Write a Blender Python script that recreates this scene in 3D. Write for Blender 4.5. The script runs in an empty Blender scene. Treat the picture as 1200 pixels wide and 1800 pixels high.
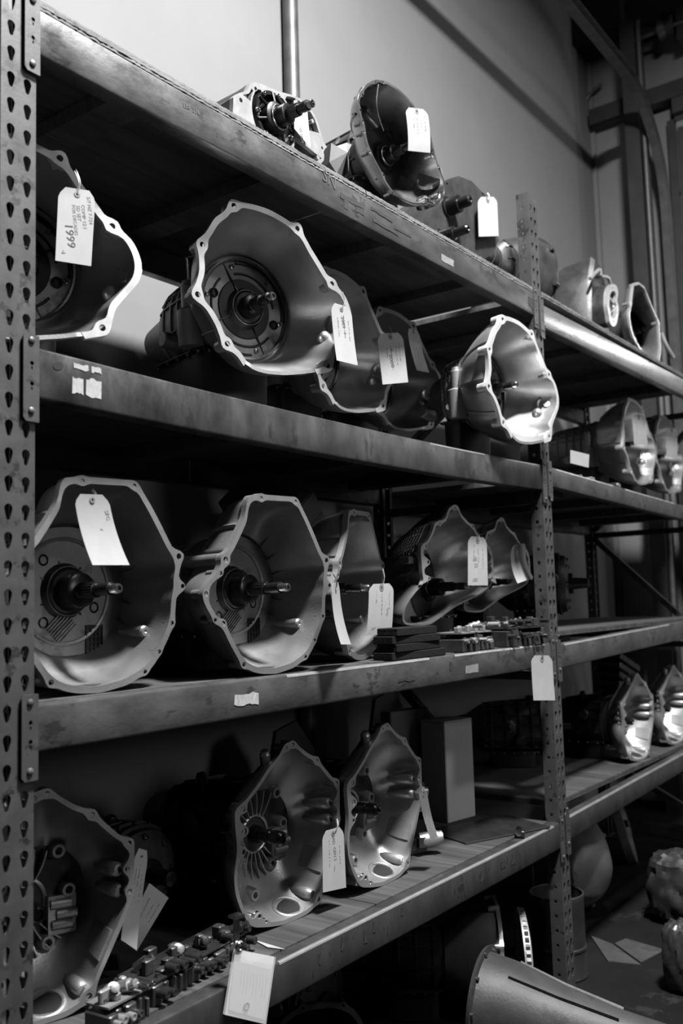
import bpy, math, random
from mathutils import Vector, Matrix
from mathutils.geometry import tessellate_polygon

scene = bpy.context.scene
COL = scene.collection
PI = math.pi
random.seed(7)

# ------------------------------------------------------------------ camera
F_PX = 1650.0                                  # focal length in pixels of the 1200 x 1800 frame
CAM = Vector((-1.0403, -1.4672, 1.4237))
YAW, PITCH, ROLL = math.radians(36.478), math.radians(5.575), math.radians(-1.638)
_f = Vector((math.cos(YAW) * math.cos(PITCH), math.sin(YAW) * math.cos(PITCH), math.sin(PITCH)))
_r = Vector((math.sin(YAW), -math.cos(YAW), 0))
_u = _r.cross(_f)
CR = _r * math.cos(ROLL) + _u * math.sin(ROLL)
CU = -_r * math.sin(ROLL) + _u * math.cos(ROLL)
CF = _f
cam_d = bpy.data.cameras.new('camera')
cam = bpy.data.objects.new('camera', cam_d)
COL.objects.link(cam)
cam_d.sensor_fit = 'VERTICAL'
cam_d.sensor_height = 36.0
cam_d.lens = F_PX / 1800.0 * 36.0
cam_d.clip_start = 0.02
cam_d.dof.use_dof = True
cam_d.dof.focus_distance = 2.45
cam_d.dof.aperture_fstop = 3.2
cam.matrix_world = Matrix(((CR.x, CU.x, -CF.x, CAM.x), (CR.y, CU.y, -CF.y, CAM.y), (CR.z, CU.z, -CF.z, CAM.z), (0, 0, 0, 1)))
scene.camera = cam

# ------------------------------------------------------------------ world, lamps, exposure
world = bpy.data.worlds.new('dim_workshop')
scene.world = world
world.use_nodes = True
world.node_tree.nodes['Background'].inputs[0].default_value = (0.5, 0.5, 0.5, 1)
world.node_tree.nodes['Background'].inputs[1].default_value = 0.004
scene.view_settings.view_transform = 'Standard'
scene.view_settings.look = 'None'
scene.view_settings.exposure = 0.0
scene.view_settings.gamma = 1.0
scene.view_settings.use_curve_mapping = False

def area_lamp(name, loc, size, power, aim=None, shape='DISK'):
    d = bpy.data.lights.new(name, 'AREA')
    d.shape = shape
    d.size = size
    d.energy = power
    o = bpy.data.objects.new(name, d)
    COL.objects.link(o)
    o.location = loc
    if aim is not None:
        o.rotation_euler = (Vector(aim) - Vector(loc)).to_track_quat('-Z', 'Y').to_euler()
    return o
area_lamp('overhead_light', (0.9, -1.60, 5.46), 0.62, 1120)          # shaded ceiling lamp over the aisle
area_lamp('overhead_light', (1.6, -4.7, 5.55), 0.6, 110)             # added fill lamp farther out, softens the shade inside the housings
area_lamp('low_fill_light', (2.2, -9.6, 3.4), 1.6, 110, (1.6, 0.4, 1.5))   # added fill lamp, low and far out, brightens the wall under the shelves
_pl = bpy.data.lights.new('door_lamp', 'POINT')                    # bulb by the far door, off to the right
_pl.energy = 30
_pl.shadow_soft_size = 0.12
_po = bpy.data.objects.new('door_lamp', _pl)
COL.objects.link(_po)
_po.location = (5.25, -0.90, 3.25)

# ------------------------------------------------------------------ photograph geometry: a pixel and a depth plane give a place
def ray(x, y):
    return CF + CR * ((x - 600) / F_PX) + CU * ((900 - y) / F_PX)
def atY(x, y, Y):
    d = ray(x, y)
    return CAM + d * ((Y - CAM.y) / d.y)
def atX(x, y, X):
    d = ray(x, y)
    return CAM + d * ((X - CAM.x) / d.x)
def atZ(x, y, Z):
    d = ray(x, y)
    return CAM + d * ((Z - CAM.z) / d.z)

# ------------------------------------------------------------------ materials (all grey: the photograph is black and white)
MATS = {}
TONE = 0.68                                    # every surface scaled darker to weaken bounced light, lamps raised to match
DBG = []
def mat(name, base, rough=0.5, metal=0.0, vary=0.0, vscale=8.0, bump=0.0, bscale=60.0, spots=0.0, spot_col=0.02, sscale=18.0,
        stretch=None, rvary=0.0, thresh=0.62, spec=0.5, coat=0.0):
    base, spot_col = base * TONE, spot_col * TONE
    m = bpy.data.materials.new(name)
    m.use_nodes = True
    nt = m.node_tree
    N = nt.nodes
    b = N['Principled BSDF']
    b.inputs['Roughness'].default_value = rough
    b.inputs['Metallic'].default_value = metal
    b.inputs['Specular IOR Level'].default_value = spec
    b.inputs['Coat Weight'].default_value = coat
    b.inputs['Base Color'].default_value = (base, base, base, 1)
    tc = N.new('ShaderNodeTexCoord')
    vec = tc.outputs['Object']
    if stretch:
        mp = N.new('ShaderNodeMapping')
        mp.inputs['Scale'].default_value = stretch
        nt.links.new(vec, mp.inputs['Vector'])
        vec = mp.outputs['Vector']
    def noise(scale, detail=4, rough_=0.6):
        n = N.new('ShaderNodeTexNoise')
        n.inputs['Scale'].default_value = scale
        n.inputs['Detail'].default_value = detail
        n.inputs['Roughness'].default_value = rough_
        nt.links.new(vec, n.inputs['Vector'])
        return n.outputs['Fac']
    def ramp(sock, a, b_, va, vb):
        r = N.new('ShaderNodeMapRange')
        r.inputs['From Min'].default_value = a
        r.inputs['From Max'].default_value = b_
        r.inputs['To Min'].default_value = va
        r.inputs['To Max'].default_value = vb
        nt.links.new(sock, r.inputs['Value'])
        return r.outputs['Result']
    col = None
    if vary:
        col = ramp(noise(vscale), 0.3, 0.7, base * (1 - vary), base * (1 + vary))
    if spots:
        s = ramp(noise(sscale, 6, 0.7), thresh, thresh + 0.04, 0.0, spots)
        mx = N.new('ShaderNodeMix')
        mx.data_type = 'FLOAT'
        nt.links.new(s, mx.inputs['Factor'])
        if col is not None:
            nt.links.new(col, mx.inputs['A'])
        else:
            mx.inputs['A'].default_value = base
        mx.inputs['B'].default_value = spot_col
        col = mx.outputs['Result']
    if col is not None:
        cc = N.new('ShaderNodeCombineColor')
        for k in range(3):
            nt.links.new(col, cc.inputs[k])
        nt.links.new(cc.outputs['Color'], b.inputs['Base Color'])
    if rvary:
        nt.links.new(ramp(noise(vscale * 1.7), 0.3, 0.7, max(0.05, rough - rvary), min(1, rough + rvary)), b.inputs['Roughness'])
    if bump:
        bp = N.new('ShaderNodeBump')
        bp.inputs['Strength'].default_value = bump
        bp.inputs['Distance'].default_value = 0.002
        nt.links.new(noise(bscale, 3), bp.inputs['Height'])
        nt.links.new(bp.outputs['Normal'], b.inputs['Normal'])
    MATS[name] = m
    return m

def wood_mat(name, dark, light, along, scale=1.0, rough=0.75):
    dark, light = dark * TONE, light * TONE
    m = bpy.data.materials.new(name)
    m.use_nodes = True
    nt = m.node_tree
    N = nt.nodes
    b = N['Principled BSDF']
    b.inputs['Roughness'].default_value = rough
    tc = N.new('ShaderNodeTexCoord')
    mp = N.new('ShaderNodeMapping')
    mp.inputs['Scale'].default_value = tuple(0.9 * scale if k == along else 11.0 * scale for k in range(3))
    nt.links.new(tc.outputs['Object'], mp.inputs['Vector'])
    n = N.new('ShaderNodeTexNoise')
    n.inputs['Scale'].default_value = 2.4
    n.inputs['Detail'].default_value = 7
    n.inputs['Roughness'].default_value = 0.62
    n.inputs['Distortion'].default_value = 0.7
    nt.links.new(mp.outputs['Vector'], n.inputs['Vector'])
    r = N.new('ShaderNodeValToRGB')
    r.color_ramp.elements[0].position = 0.34
    r.color_ramp.elements[0].color = (dark, dark, dark, 1)
    r.color_ramp.elements[1].position = 0.68
    r.color_ramp.elements[1].color = (light, light, light, 1)
    nt.links.new(n.outputs['Fac'], r.inputs['Fac'])
    nt.links.new(r.outputs['Color'], b.inputs['Base Color'])
    bp = N.new('ShaderNodeBump')
    bp.inputs['Strength'].default_value = 0.35
    bp.inputs['Distance'].default_value = 0.002
    nt.links.new(n.outputs['Fac'], bp.inputs['Height'])
    nt.links.new(bp.outputs['Normal'], b.inputs['Normal'])
    MATS[name] = m
    return m

mat('wall_paint', 0.185, 0.85, vary=0.05, vscale=2.0, bump=0.08, bscale=90)
mat('far_panel', 0.20, 0.8, vary=0.08, vscale=2.5)
mat('steel_frame', 0.035, 0.55, metal=0.3, vary=0.3, vscale=5)
mat('roof_dark', 0.006, 0.9)
mat('galvanised', 0.10, 0.48, metal=0.5, vary=0.25, vscale=14)
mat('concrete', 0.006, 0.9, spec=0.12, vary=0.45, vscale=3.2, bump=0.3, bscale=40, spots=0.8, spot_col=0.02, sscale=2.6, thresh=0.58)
mat('post_paint', 0.056, 0.5, metal=0.25, vary=0.22, vscale=9, bump=0.15, bscale=90, spots=0.9, spot_col=0.012, sscale=15, thresh=0.565, rvary=0.12)
mat('beam_paint', 0.066, 0.42, metal=0.35, vary=0.55, vscale=6, bump=0.25, bscale=60, spots=0.75, spot_col=0.022, sscale=9, thresh=0.575, rvary=0.16, stretch=(0.8, 1, 1.5))
mat('beam_stained', 0.045, 0.42, metal=0.35, vary=0.35, vscale=7, bump=0.2, bscale=70, spots=0.9, spot_col=0.012, sscale=12, thresh=0.61, rvary=0.16, stretch=(1.2, 1, 0.6))
mat('beam_scuffed', 0.075, 0.36, metal=0.5, vary=0.6, vscale=7, bump=0.25, bscale=50, spots=0.7, spot_col=0.04, sscale=9, thresh=0.57, rvary=0.2, stretch=(1.2, 1, 0.7))
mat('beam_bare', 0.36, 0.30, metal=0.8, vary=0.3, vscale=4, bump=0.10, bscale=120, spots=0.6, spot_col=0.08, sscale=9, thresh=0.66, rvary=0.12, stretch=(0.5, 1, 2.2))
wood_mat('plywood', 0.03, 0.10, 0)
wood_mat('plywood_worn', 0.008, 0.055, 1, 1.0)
wood_mat('plywood_edge', 0.04, 0.17, 0, 4.0)
mat('cast_alu', 0.50, 0.38, metal=0.82, vary=0.16, vscale=7, bump=0.22, bscale=220, rvary=0.07)
mat('cast_alu_dull', 0.27, 0.54, metal=0.6, vary=0.3, vscale=6, bump=0.3, bscale=160, rvary=0.1, spots=0.5, spot_col=0.08, sscale=7, thresh=0.6)
mat('machined_bright', 0.72, 0.36, metal=0.55, vary=0.14, vscale=16, rvary=0.08)
mat('cast_grey', 0.33, 0.40, metal=0.72, vary=0.2, vscale=7, bump=0.25, bscale=200, rvary=0.07)
mat('cast_satin', 0.48, 0.38, metal=0.78, vary=0.16, vscale=7, bump=0.22, bscale=220, rvary=0.07)
mat('machined', 0.46, 0.38, metal=0.6, vary=0.14, vscale=16, rvary=0.08)
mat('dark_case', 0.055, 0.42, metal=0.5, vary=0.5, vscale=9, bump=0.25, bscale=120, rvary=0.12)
mat('pump_black', 0.009, 0.38, metal=0.3, vary=0.4, vscale=12, bump=0.2, bscale=150, spec=0.35)
mat('black_steel', 0.02, 0.28, metal=0.6)
mat('shaft_steel', 0.30, 0.22, metal=0.95, vary=0.2, vscale=30)
mat('glint_steel', 0.5, 0.38, metal=0.85, vary=0.2, vscale=10)  # pale steel for the highlight strips on the beam edges
mat('dark_chrome', 0.42, 0.30, metal=0.95, vary=0.25, vscale=7, bump=0.1, bscale=60, rvary=0.08)
mat('bright_steel', 0.75, 0.2, metal=1.0)
mat('paper', 0.31, 0.75, vary=0.06, vscale=20, spots=0.12, spot_col=0.4, sscale=30, thresh=0.6)
mat('ink', 0.05, 0.7)
mat('ink_faint', 0.15, 0.8)
mat('eyelet_grey', 0.16, 0.6)
mat('hole_black', 0.004, 0.9)
mat('cardboard', 0.12, 0.85, vary=0.2, vscale=6, bump=0.1, bscale=80)
mat('cardboard_dirty', 0.03, 0.9, vary=0.5, vscale=6, spots=0.6, spot_col=0.008, sscale=8, thresh=0.55)
mat('carton_white', 0.55, 0.75, vary=0.1, vscale=5)
mat('rubber', 0.006, 0.9, bump=0.9, bscale=110, spec=0.15)
mat('cast_rough', 0.05, 0.6, metal=0.4, vary=0.4, vscale=5, bump=0.4, bscale=90, spots=0.7, spot_col=0.03, sscale=5, thresh=0.56)
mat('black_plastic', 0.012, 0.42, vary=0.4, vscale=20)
mat('wire_steel', 0.45, 0.35, metal=0.9)
mat('drum_paint', 0.025, 0.5, metal=0.2, vary=0.4, vscale=6, bump=0.2)
# ------------------------------------------------------------------ mesh helpers
class MB:
    """Collects shapes; build() links them as one mesh object."""
    def __init__(s):
        s.v, s.f = [], []
    def add(s, vs, fs):
        o = len(s.v)
        s.v.extend([tuple(q) for q in vs])
        s.f.extend([tuple(i + o for i in q) for q in fs])
    def box(s, lo, hi, M=None, c=0.0):
        x0, y0, z0 = lo
        x1, y1, z1 = hi
        if c <= 0:
            vs = [(x, y, z) for x in (x0, x1) for y in (y0, y1) for z in (z0, z1)]
            fs = [(0, 1, 3, 2), (4, 6, 7, 5), (0, 4, 5, 1), (2, 3, 7, 6), (0, 2, 6, 4), (1, 5, 7, 3)]
        else:                                        # chamfered along z edges and top / bottom
            def ring(z, i):
                a = c
                return [(x0 + i + a, y0 + i, z), (x1 - i - a, y0 + i, z), (x1 - i, y0 + i + a, z), (x1 - i, y1 - i - a, z),
                        (x1 - i - a, y1 - i, z), (x0 + i + a, y1 - i, z), (x0 + i, y1 - i - a, z), (x0 + i, y0 + i + a, z)]
            vs = ring(z0, c * .7) + ring(z0 + c * .7, 0) + ring(z1 - c * .7, 0) + ring(z1, c * .7)
            fs = [tuple(range(7, -1, -1)), tuple(range(24, 32))]
            for k in range(3):
                for i in range(8):
                    j = (i + 1) % 8
                    fs.append((k * 8 + i, k * 8 + j, k * 8 + 8 + j, k * 8 + 8 + i))
        if M is not None:
            vs = [M @ Vector(q) for q in vs]
        s.add(vs, fs)
        return s
    def loft(s, rings, cap0=True, cap1=True, closed=True):
        n = len(rings[0])
        vs = [q for r in rings for q in r]
        fs = []
        for k in range(len(rings) - 1):
            for i in range(n if closed else n - 1):
                j = (i + 1) % n
                fs.append((k * n + i, k * n + j, (k + 1) * n + j, (k + 1) * n + i))
        if cap0:
            fs.append(tuple(range(n - 1, -1, -1)))
        if cap1:
            fs.append(tuple(range((len(rings) - 1) * n, len(rings) * n)))
        s.add(vs, fs)
        return s
    def lathe(s, prof, o, ax, n=24, cap0=True, cap1=True):
        """prof: (distance along axis, radius) pairs."""
        o, ax = Vector(o), Vector(ax).normalized()
        a = Vector((0, 0, 1)) if abs(ax.z) < .9 else Vector((1, 0, 0))
        e1 = ax.cross(a).normalized()
        e2 = ax.cross(e1)
        rings = [[o + ax * t + (e1 * math.cos(2 * PI * i / n) + e2 * math.sin(2 * PI * i / n)) * max(r, 1e-5) for i in range(n)] for t, r in prof]
        return s.loft(rings, cap0, cap1)
    def cyl(s, p0, p1, r0, r1=None, n=16, cap0=True, cap1=True):
        p0, p1 = Vector(p0), Vector(p1)
        L = (p1 - p0).length
        return s.lathe([(0, r0), (L, r0 if r1 is None else r1)], p0, p1 - p0, n, cap0, cap1)
    def tube(s, pts, r, n=8, caps=True):
        pts = [Vector(p) for p in pts]
        rings = []
        e1 = None
        for i, p in enumerate(pts):
            t = (pts[min(i + 1, len(pts) - 1)] - pts[max(i - 1, 0)]).normalized()
            if e1 is None:
                e1 = t.cross(Vector((0, 0, 1)) if abs(t.z) < .9 else Vector((1, 0, 0))).normalized()
            else:
                e1 = (e1 - t * e1.dot(t)).normalized()
            e2 = t.cross(e1)
            rr = r[i] if isinstance(r, (list, tuple)) else r
            rings.append([p + (e1 * math.cos(2 * PI * k / n) + e2 * math.sin(2 * PI * k / n)) * rr for k in range(n)])
        return s.loft(rings, caps, caps)
    def torus(s, o, ax, R, r, n=24, m=8, a0=0, a1=2 * PI):
        o, ax = Vector(o), Vector(ax).normalized()
        a = Vector((0, 0, 1)) if abs(ax.z) < .9 else Vector((1, 0, 0))
        e1 = ax.cross(a).normalized()
        e2 = ax.cross(e1)
        full = abs(a1 - a0 - 2 * PI) < 1e-6
        rings = []
        for i in range(n + 1):
            t = a0 + (a1 - a0) * i / n
            d = e1 * math.cos(t) + e2 * math.sin(t)
            rings.append([o + d * (R + r * math.cos(2 * PI * k / m)) + ax * r * math.sin(2 * PI * k / m) for k in range(m)])
        return s.loft(rings, not full, not full)
    def plate(s, loops, fn, walls=None, back=True):
        """loops: 2D outlines (outer first, then holes); fn(u, v, k) -> 3D point, k = 0 front, 1 back."""
        flat = [q for l in loops for q in l]
        tris = tessellate_polygon([[Vector((q[0], q[1], 0)) for q in l] for l in loops])
        n = len(flat)
        vs = [fn(q[0], q[1], 0) for q in flat] + ([fn(q[0], q[1], 1) for q in flat] if back else [])
        fs = []
        for t in tris:
            a, b, c = (flat[i] for i in t)
            ar = (b[0] - a[0]) * (c[1] - a[1]) - (b[1] - a[1]) * (c[0] - a[0])
            if abs(ar) < 1e-14:
                continue
            t = tuple(t) if ar > 0 else tuple(reversed(t))
            fs.append(t)
            if back:
                fs.append(tuple(n + i for i in reversed(t)))
        if back:
            o = 0
            for li, l in enumerate(loops):
                if walls is None or li in walls:
                    m = len(l)
                    for i in range(m):
                        j = (i + 1) % m
                        fs.append((o + i, o + j, n + o + j, n + o + i))
                o += len(l)
        s.add(vs, fs)
        return s
    def build(s, name, m, parent=None, smooth=35, recalc=True):
        me = bpy.data.meshes.new(name)
        me.from_pydata(s.v, [], s.f)
        if recalc:
            import bmesh
            bm = bmesh.new()
            bm.from_mesh(me)
            bmesh.ops.recalc_face_normals(bm, faces=bm.faces)
            bm.to_mesh(me)
            bm.free()
        me.materials.append(MATS[m] if isinstance(m, str) else m)
        if smooth:
            me.polygons.foreach_set('use_smooth', [True] * len(me.polygons))
            me.set_sharp_from_angle(angle=math.radians(smooth))
        o = bpy.data.objects.new(name, me)
        COL.objects.link(o)
        if parent is not None:
            o.parent = parent
        return o

def tag(o, label=None, cat=None, group=None, kind=None):
    if label: o['label'] = label
    if cat: o['category'] = cat
    if group: o['group'] = group
    if kind: o['kind'] = kind
    return o
def thing(name, label, cat, loc=(0, 0, 0), rz=0.0, group=None):
    o = bpy.data.objects.new(name, None)
    COL.objects.link(o)
    o.location = loc
    o.rotation_euler = (0, 0, rz)
    o.empty_display_size = 0.05
    return tag(o, label, cat, group)
def inst(src, name, parent, loc=(0, 0, 0), rot=(0, 0, 0), scale=(1, 1, 1)):
    """another object on the same mesh data"""
    o = bpy.data.objects.new(name, src.data)
    COL.objects.link(o)
    o.parent = parent
    o.location, o.rotation_euler, o.scale = loc, rot, scale
    return o

def circle(c, r, n=12, a0=0.0):
    return [(c[0] + r * math.cos(a0 + 2 * PI * i / n), c[1] + r * math.sin(a0 + 2 * PI * i / n)) for i in range(n)]
def spline(pts, closed=True, k=6):
    n = len(pts)
    out = []
    for i in range(n if closed else n - 1):
        p = [pts[(i + j - 1) % n] if closed else pts[max(0, min(n - 1, i + j - 1))] for j in range(4)]
        for q in range(k):
            t = q / k
            out.append(tuple(0.5 * ((2 * p[1][d]) + (-p[0][d] + p[2][d]) * t + (2 * p[0][d] - 5 * p[1][d] + 4 * p[2][d] - p[3][d]) * t * t
                                    + (-p[0][d] + 3 * p[1][d] - 3 * p[2][d] + p[3][d]) * t ** 3) for d in range(len(pts[0]))))
    if not closed:
        out.append(tuple(pts[-1]))
    return out
def ray_poly(poly, c, a):
    dx, dy = math.cos(a), math.sin(a)
    best = 0.0
    n = len(poly)
    for i in range(n):
        x0, y0 = poly[i][0] - c[0], poly[i][1] - c[1]
        x1, y1 = poly[(i + 1) % n][0] - c[0], poly[(i + 1) % n][1] - c[1]
        ex, ey = x1 - x0, y1 - y0
        den = dx * ey - dy * ex
        if abs(den) < 1e-12:
            continue
        t = (x0 * ey - y0 * ex) / den
        q = (x0 * dy - y0 * dx) / den
        if t > best and -1e-9 <= q <= 1 + 1e-9:
            best = t
    return best
def ray_circle(c, a, h, r):
    """near and far distance along the ray from c at angle a through the circle (h, r), or None"""
    dx, dy = math.cos(a), math.sin(a)
    fx, fy = h[0] - c[0], h[1] - c[1]
    b = fx * dx + fy * dy
    q = b * b - (fx * fx + fy * fy - r * r)
    if q < 0 or b < 0:
        return None
    q = math.sqrt(q)
    return b - q, b + q
def smooth_ring(v, k=1):
    n = len(v)
    for _ in range(k):
        v = [0.25 * v[i - 1] + 0.5 * v[i] + 0.25 * v[(i + 1) % n] for i in range(n)]
    return v
# ------------------------------------------------------------------ the room
FLOOR_Z = 0.0
WALL_Y = 0.985
FAR_X = 5.60
def struct(o):
    o['kind'] = 'structure'
    return o
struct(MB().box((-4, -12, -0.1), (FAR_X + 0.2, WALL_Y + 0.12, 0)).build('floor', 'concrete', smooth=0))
struct(MB().box((-4, WALL_Y, 0), (FAR_X, WALL_Y + 0.12, 6.3)).build('wall_back', 'wall_paint', smooth=0))
struct(MB().box((FAR_X, -12, 0), (FAR_X + 0.12, WALL_Y + 0.12, 6.3)).build('wall_far', 'far_panel', smooth=0))
struct(MB().box((-4, -12, 6.3), (FAR_X + 0.2, WALL_Y + 0.12, 6.4)).build('ceiling', 'roof_dark', smooth=0))
# dark roof edge beam over the far corner
struct(MB().box((5.30, 0.62, 5.47), (FAR_X, WALL_Y - 0.001, 6.3)).build('trim_1', 'roof_dark', smooth=0))
struct(MB().box((5.42, -12, 5.47), (FAR_X, 0.619, 6.3)).build('trim_3', 'roof_dark', smooth=0))
# corner trim
struct(MB().box((FAR_X - 0.03, WALL_Y - 0.03, 0), (FAR_X, WALL_Y, 5.465)).build('trim_2', 'far_panel', smooth=0))

# conduit pipe on the back wall
pa = atY(513, 100, WALL_Y - 0.04)
t = MB().cyl((pa.x, WALL_Y - 0.036, 0.1), (pa.x, WALL_Y - 0.036, 6.2), 0.034, n=20)
tag(t.build('wall_pipe', 'galvanised'), 'round steel pipe running up the white wall behind the top shelf', 'pipe')

# steel framing on the far wall
def far_box(name, y0, y1, z0, z1, d0, d1, m, label, cat):
    o = MB().box((FAR_X - d1, y0, z0), (FAR_X - d0, y1, z1)).build(name, m, smooth=0)
    return tag(o, label, cat)
g = atX(1037, 222, FAR_X)
far_box('wall_girt', -1.2, WALL_Y - 0.031, g.z - 0.06, g.z + 0.06, 0.0, 0.13, 'steel_frame', 'dark horizontal steel girt high on the far wall', 'steel beam')
def i_column(name, x, label, w=0.10, dep=0.20):
    c = atX(x, 420, FAR_X - dep).y
    r = thing(name, label, 'column', (FAR_X - 0.132 - dep, c, 0))
    MB().box((0, -w / 2, 0), (0.012, w / 2, 5.465)).build('flange', 'steel_frame', r, smooth=0)
    MB().box((dep - 0.012, -w / 2, 0), (dep, w / 2, 5.465)).build('flange', 'steel_frame', r, smooth=0)
    MB().box((0.012, -0.005, 0), (dep - 0.012, 0.005, 5.465)).build('web', 'steel_frame', r, smooth=0)
    return r
i_column('steel_column', 1133, 'dark steel column on the far wall, left of the curved track')
# pipes in front of the far wall
def far_pipe(x, r, d, z1, label, m='galvanised'):
    c = atX(x, 420, FAR_X - d)
    o = MB().cyl((FAR_X - d, c.y, 0), (FAR_X - d, c.y, z1), r, n=14).build('conduit_pipe', m)
    return tag(o, label, 'pipe')
far_pipe(1143, 0.018, 0.30, 5.46, 'thin vertical conduit between dark column and curved track')
far_pipe(1040, 0.014, 0.05, 5.05, 'thin conduit running up the far corner of the white wall', 'steel_frame')
cu = spline([(FAR_X - 0.05, atX(1040, 420, FAR_X - .05).y, 5.05), (FAR_X - 0.05, atX(1040, 420, FAR_X - .05).y - 0.03, 5.17), (FAR_X - 0.05, atX(1040, 420, FAR_X - .05).y - 0.14, 5.24)], False, 6)
tag(MB().tube(cu, 0.014).build('conduit_elbow', 'galvanised'), 'bent conduit elbow near the roof in the far corner', 'pipe')
# overhead door track: horizontal run, quarter bend, vertical run
TY = 0.46
zt, xt = 4.83, FAR_X - 0.12
path = [(0.6, TY, zt), (2.5, TY, zt), (xt - 0.72, TY, zt)]
for k in range(1, 11):
    a = PI / 2 * k / 10
    path.append((xt - 0.72 + 0.72 * math.sin(a), TY, zt - 0.72 + 0.72 * math.cos(a)))
path += [(xt, TY, 2.2), (xt, TY, 0.02)]
def track_profile(pts, w, lip):
    rings = []
    for i, p in enumerate(pts):
        p = Vector(p)
        tn = (Vector(pts[min(i + 1, len(pts) - 1)]) - Vector(pts[max(i - 1, 0)])).normalized()
        up = Vector((0, 1, 0)).cross(tn).normalized()
        side = Vector((0, 1, 0))
        prof = [(-w / 2, -lip), (-w / 2 + .004, -lip), (-w / 2 + .004, 0), (w / 2 - .004, 0), (w / 2 - .004, -lip), (w / 2, -lip), (w / 2, .006), (-w / 2, .006)]
        rings.append([p + up * a + side * b for a, b in prof])
    return rings
r = thing('door_track', 'curved overhead door track bending down the far wall', 'door track', (0, 0, 0))
MB().loft(track_profile(path, 0.075, 0.05)).build('track_channel', 'galvanised', r, smooth=25)
MB().box((0.6, TY - .003, zt + .03), (0.64, TY + .003, 6.3)).build('hanger_strap', 'steel_frame', r, smooth=0)
for zz in (0.5, 1.5, 2.6, 3.6):
    MB().box((xt + .02, TY - .03, zz), (FAR_X, TY + .03, zz + .05)).build('wall_bracket', 'steel_frame', r, smooth=0)
# sectional door and frame right of the track
r = thing('sectional_door', 'closed sectional door with dark frame rails at the right edge', 'door', (FAR_X - 0.06, 0, 0))
yr = atX(1200, 420, FAR_X - .06).y
for k in range(9):
    z0 = 0.03 + k * 0.53
    p = MB().box((0, -3.5, z0), (0.045, yr, z0 + 0.515), c=0.006).build('door_panel', 'far_panel', r, smooth=0)
    MB().box((-0.012, -3.5, z0 + 0.49), (-0.001, yr, z0 + 0.53)).build('rail', 'steel_frame', p, smooth=0)
for yy in (yr - 0.05, yr - 0.75):
    MB().box((-0.03, yy - .03, 0.02), (-0.013, yy + .03, 4.7)).build('stile', 'steel_frame', r, smooth=0)
# door spring shaft with drum above the track
r = thing('door_shaft', 'horizontal door shaft with cable drum under the dark roof', 'door shaft', (FAR_X - 0.215, 0, 5.38))
MB().cyl((0, -3.5, 0), (0, 0.62, 0), 0.016).build('shaft', 'galvanised', r)
d = MB().lathe([(0, .07), (.01, .07), (.012, .05), (.03, .055), (.05, .05), (.09, .07), (.10, .07)], (0, 0.28, 0), (0, 1, 0), 20).build('cable_drum', 'steel_frame', r)
MB().box((-.01, .22, -.12), (.2, .26, .12)).build('bearing_bracket', 'steel_frame', r, smooth=0)
far_box('door_header', -3.5, yr, 4.80, 4.95, 0.06, 0.12, 'steel_frame', 'dark header rail above the sectional door', 'steel beam')
far_box('angle_post', atX(1190, 420, FAR_X - .08).y - 0.03, atX(1190, 420, FAR_X - .08).y + 0.03, 0, 4.79, 0.0, 0.05, 'steel_frame', 'slim dark angle post behind the curved track', 'steel post')

# ------------------------------------------------------------------ the rack
BAY = 2.209
PW, PD = 0.076, 0.05
RACK_D = 0.77
TEAR = None
def teardrop(cx, cz, r=0.0085, r2=0.0042, h=0.0175):
    pts = []
    for k in range(9):
        a = -0.25 + (PI + 0.5) * k / 8
        pts.append((cx + r * math.cos(a), cz + 0.006 + r * math.sin(a)))
    for k in range(4):
        a = PI + 0.3 + (PI - 0.6) * k / 3
        pts.append((cx + r2 * math.cos(a), cz + 0.006 - h + r2 * math.sin(a)))
    return pts
PITCH_H = 0.0508
def post_mesh(z0, z1, phase):
    """open channel, teardrop holes in the front face, square holes in both sides; local origin at the left front bottom corner"""
    front, side = MB(), MB()
    k0 = math.floor((z0 - phase) / PITCH_H)
    zc = phase + k0 * PITCH_H
    t = 0.0028
    while zc - PITCH_H / 2 < z1:
        a, b = max(z0, zc - PITCH_H / 2), min(z1, zc + PITCH_H / 2)
        if b - a > 1e-4:
            rect = [(0, a), (PW, a), (PW, b), (0, b)]
            full = b - a > PITCH_H * .99
            hs = [teardrop(0.0214, zc), teardrop(0.057, zc)] if full else []
            front.plate([rect] + hs, lambda u, v, k: (u, k * t, v), walls=range(1, 3))
            sq = [[(0.021, zc - .006), (0.033, zc - .006), (0.033, zc + .006), (0.021, zc + .006)]] if full else []
            rs = [(0, a), (PD, a), (PD, b), (0, b)]
            side.plate([rs] + sq, lambda u, v, k: (k * t, u, v), walls=range(1, 2))
            side.plate([rs] + sq, lambda u, v, k: (PW - k * t, u, v), walls=range(1, 2))
        zc += PITCH_H
    side.box((t, PD - t, z0), (0.02, PD, z1))
    side.box((PW - 0.02, PD - t, z0), (PW - t, PD, z1))
    front.v += side.v and []
    o = len(front.v)
    front.v.extend(side.v)
    front.f.extend([tuple(i + o for i in q) for q in side.f])
    return front
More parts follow.
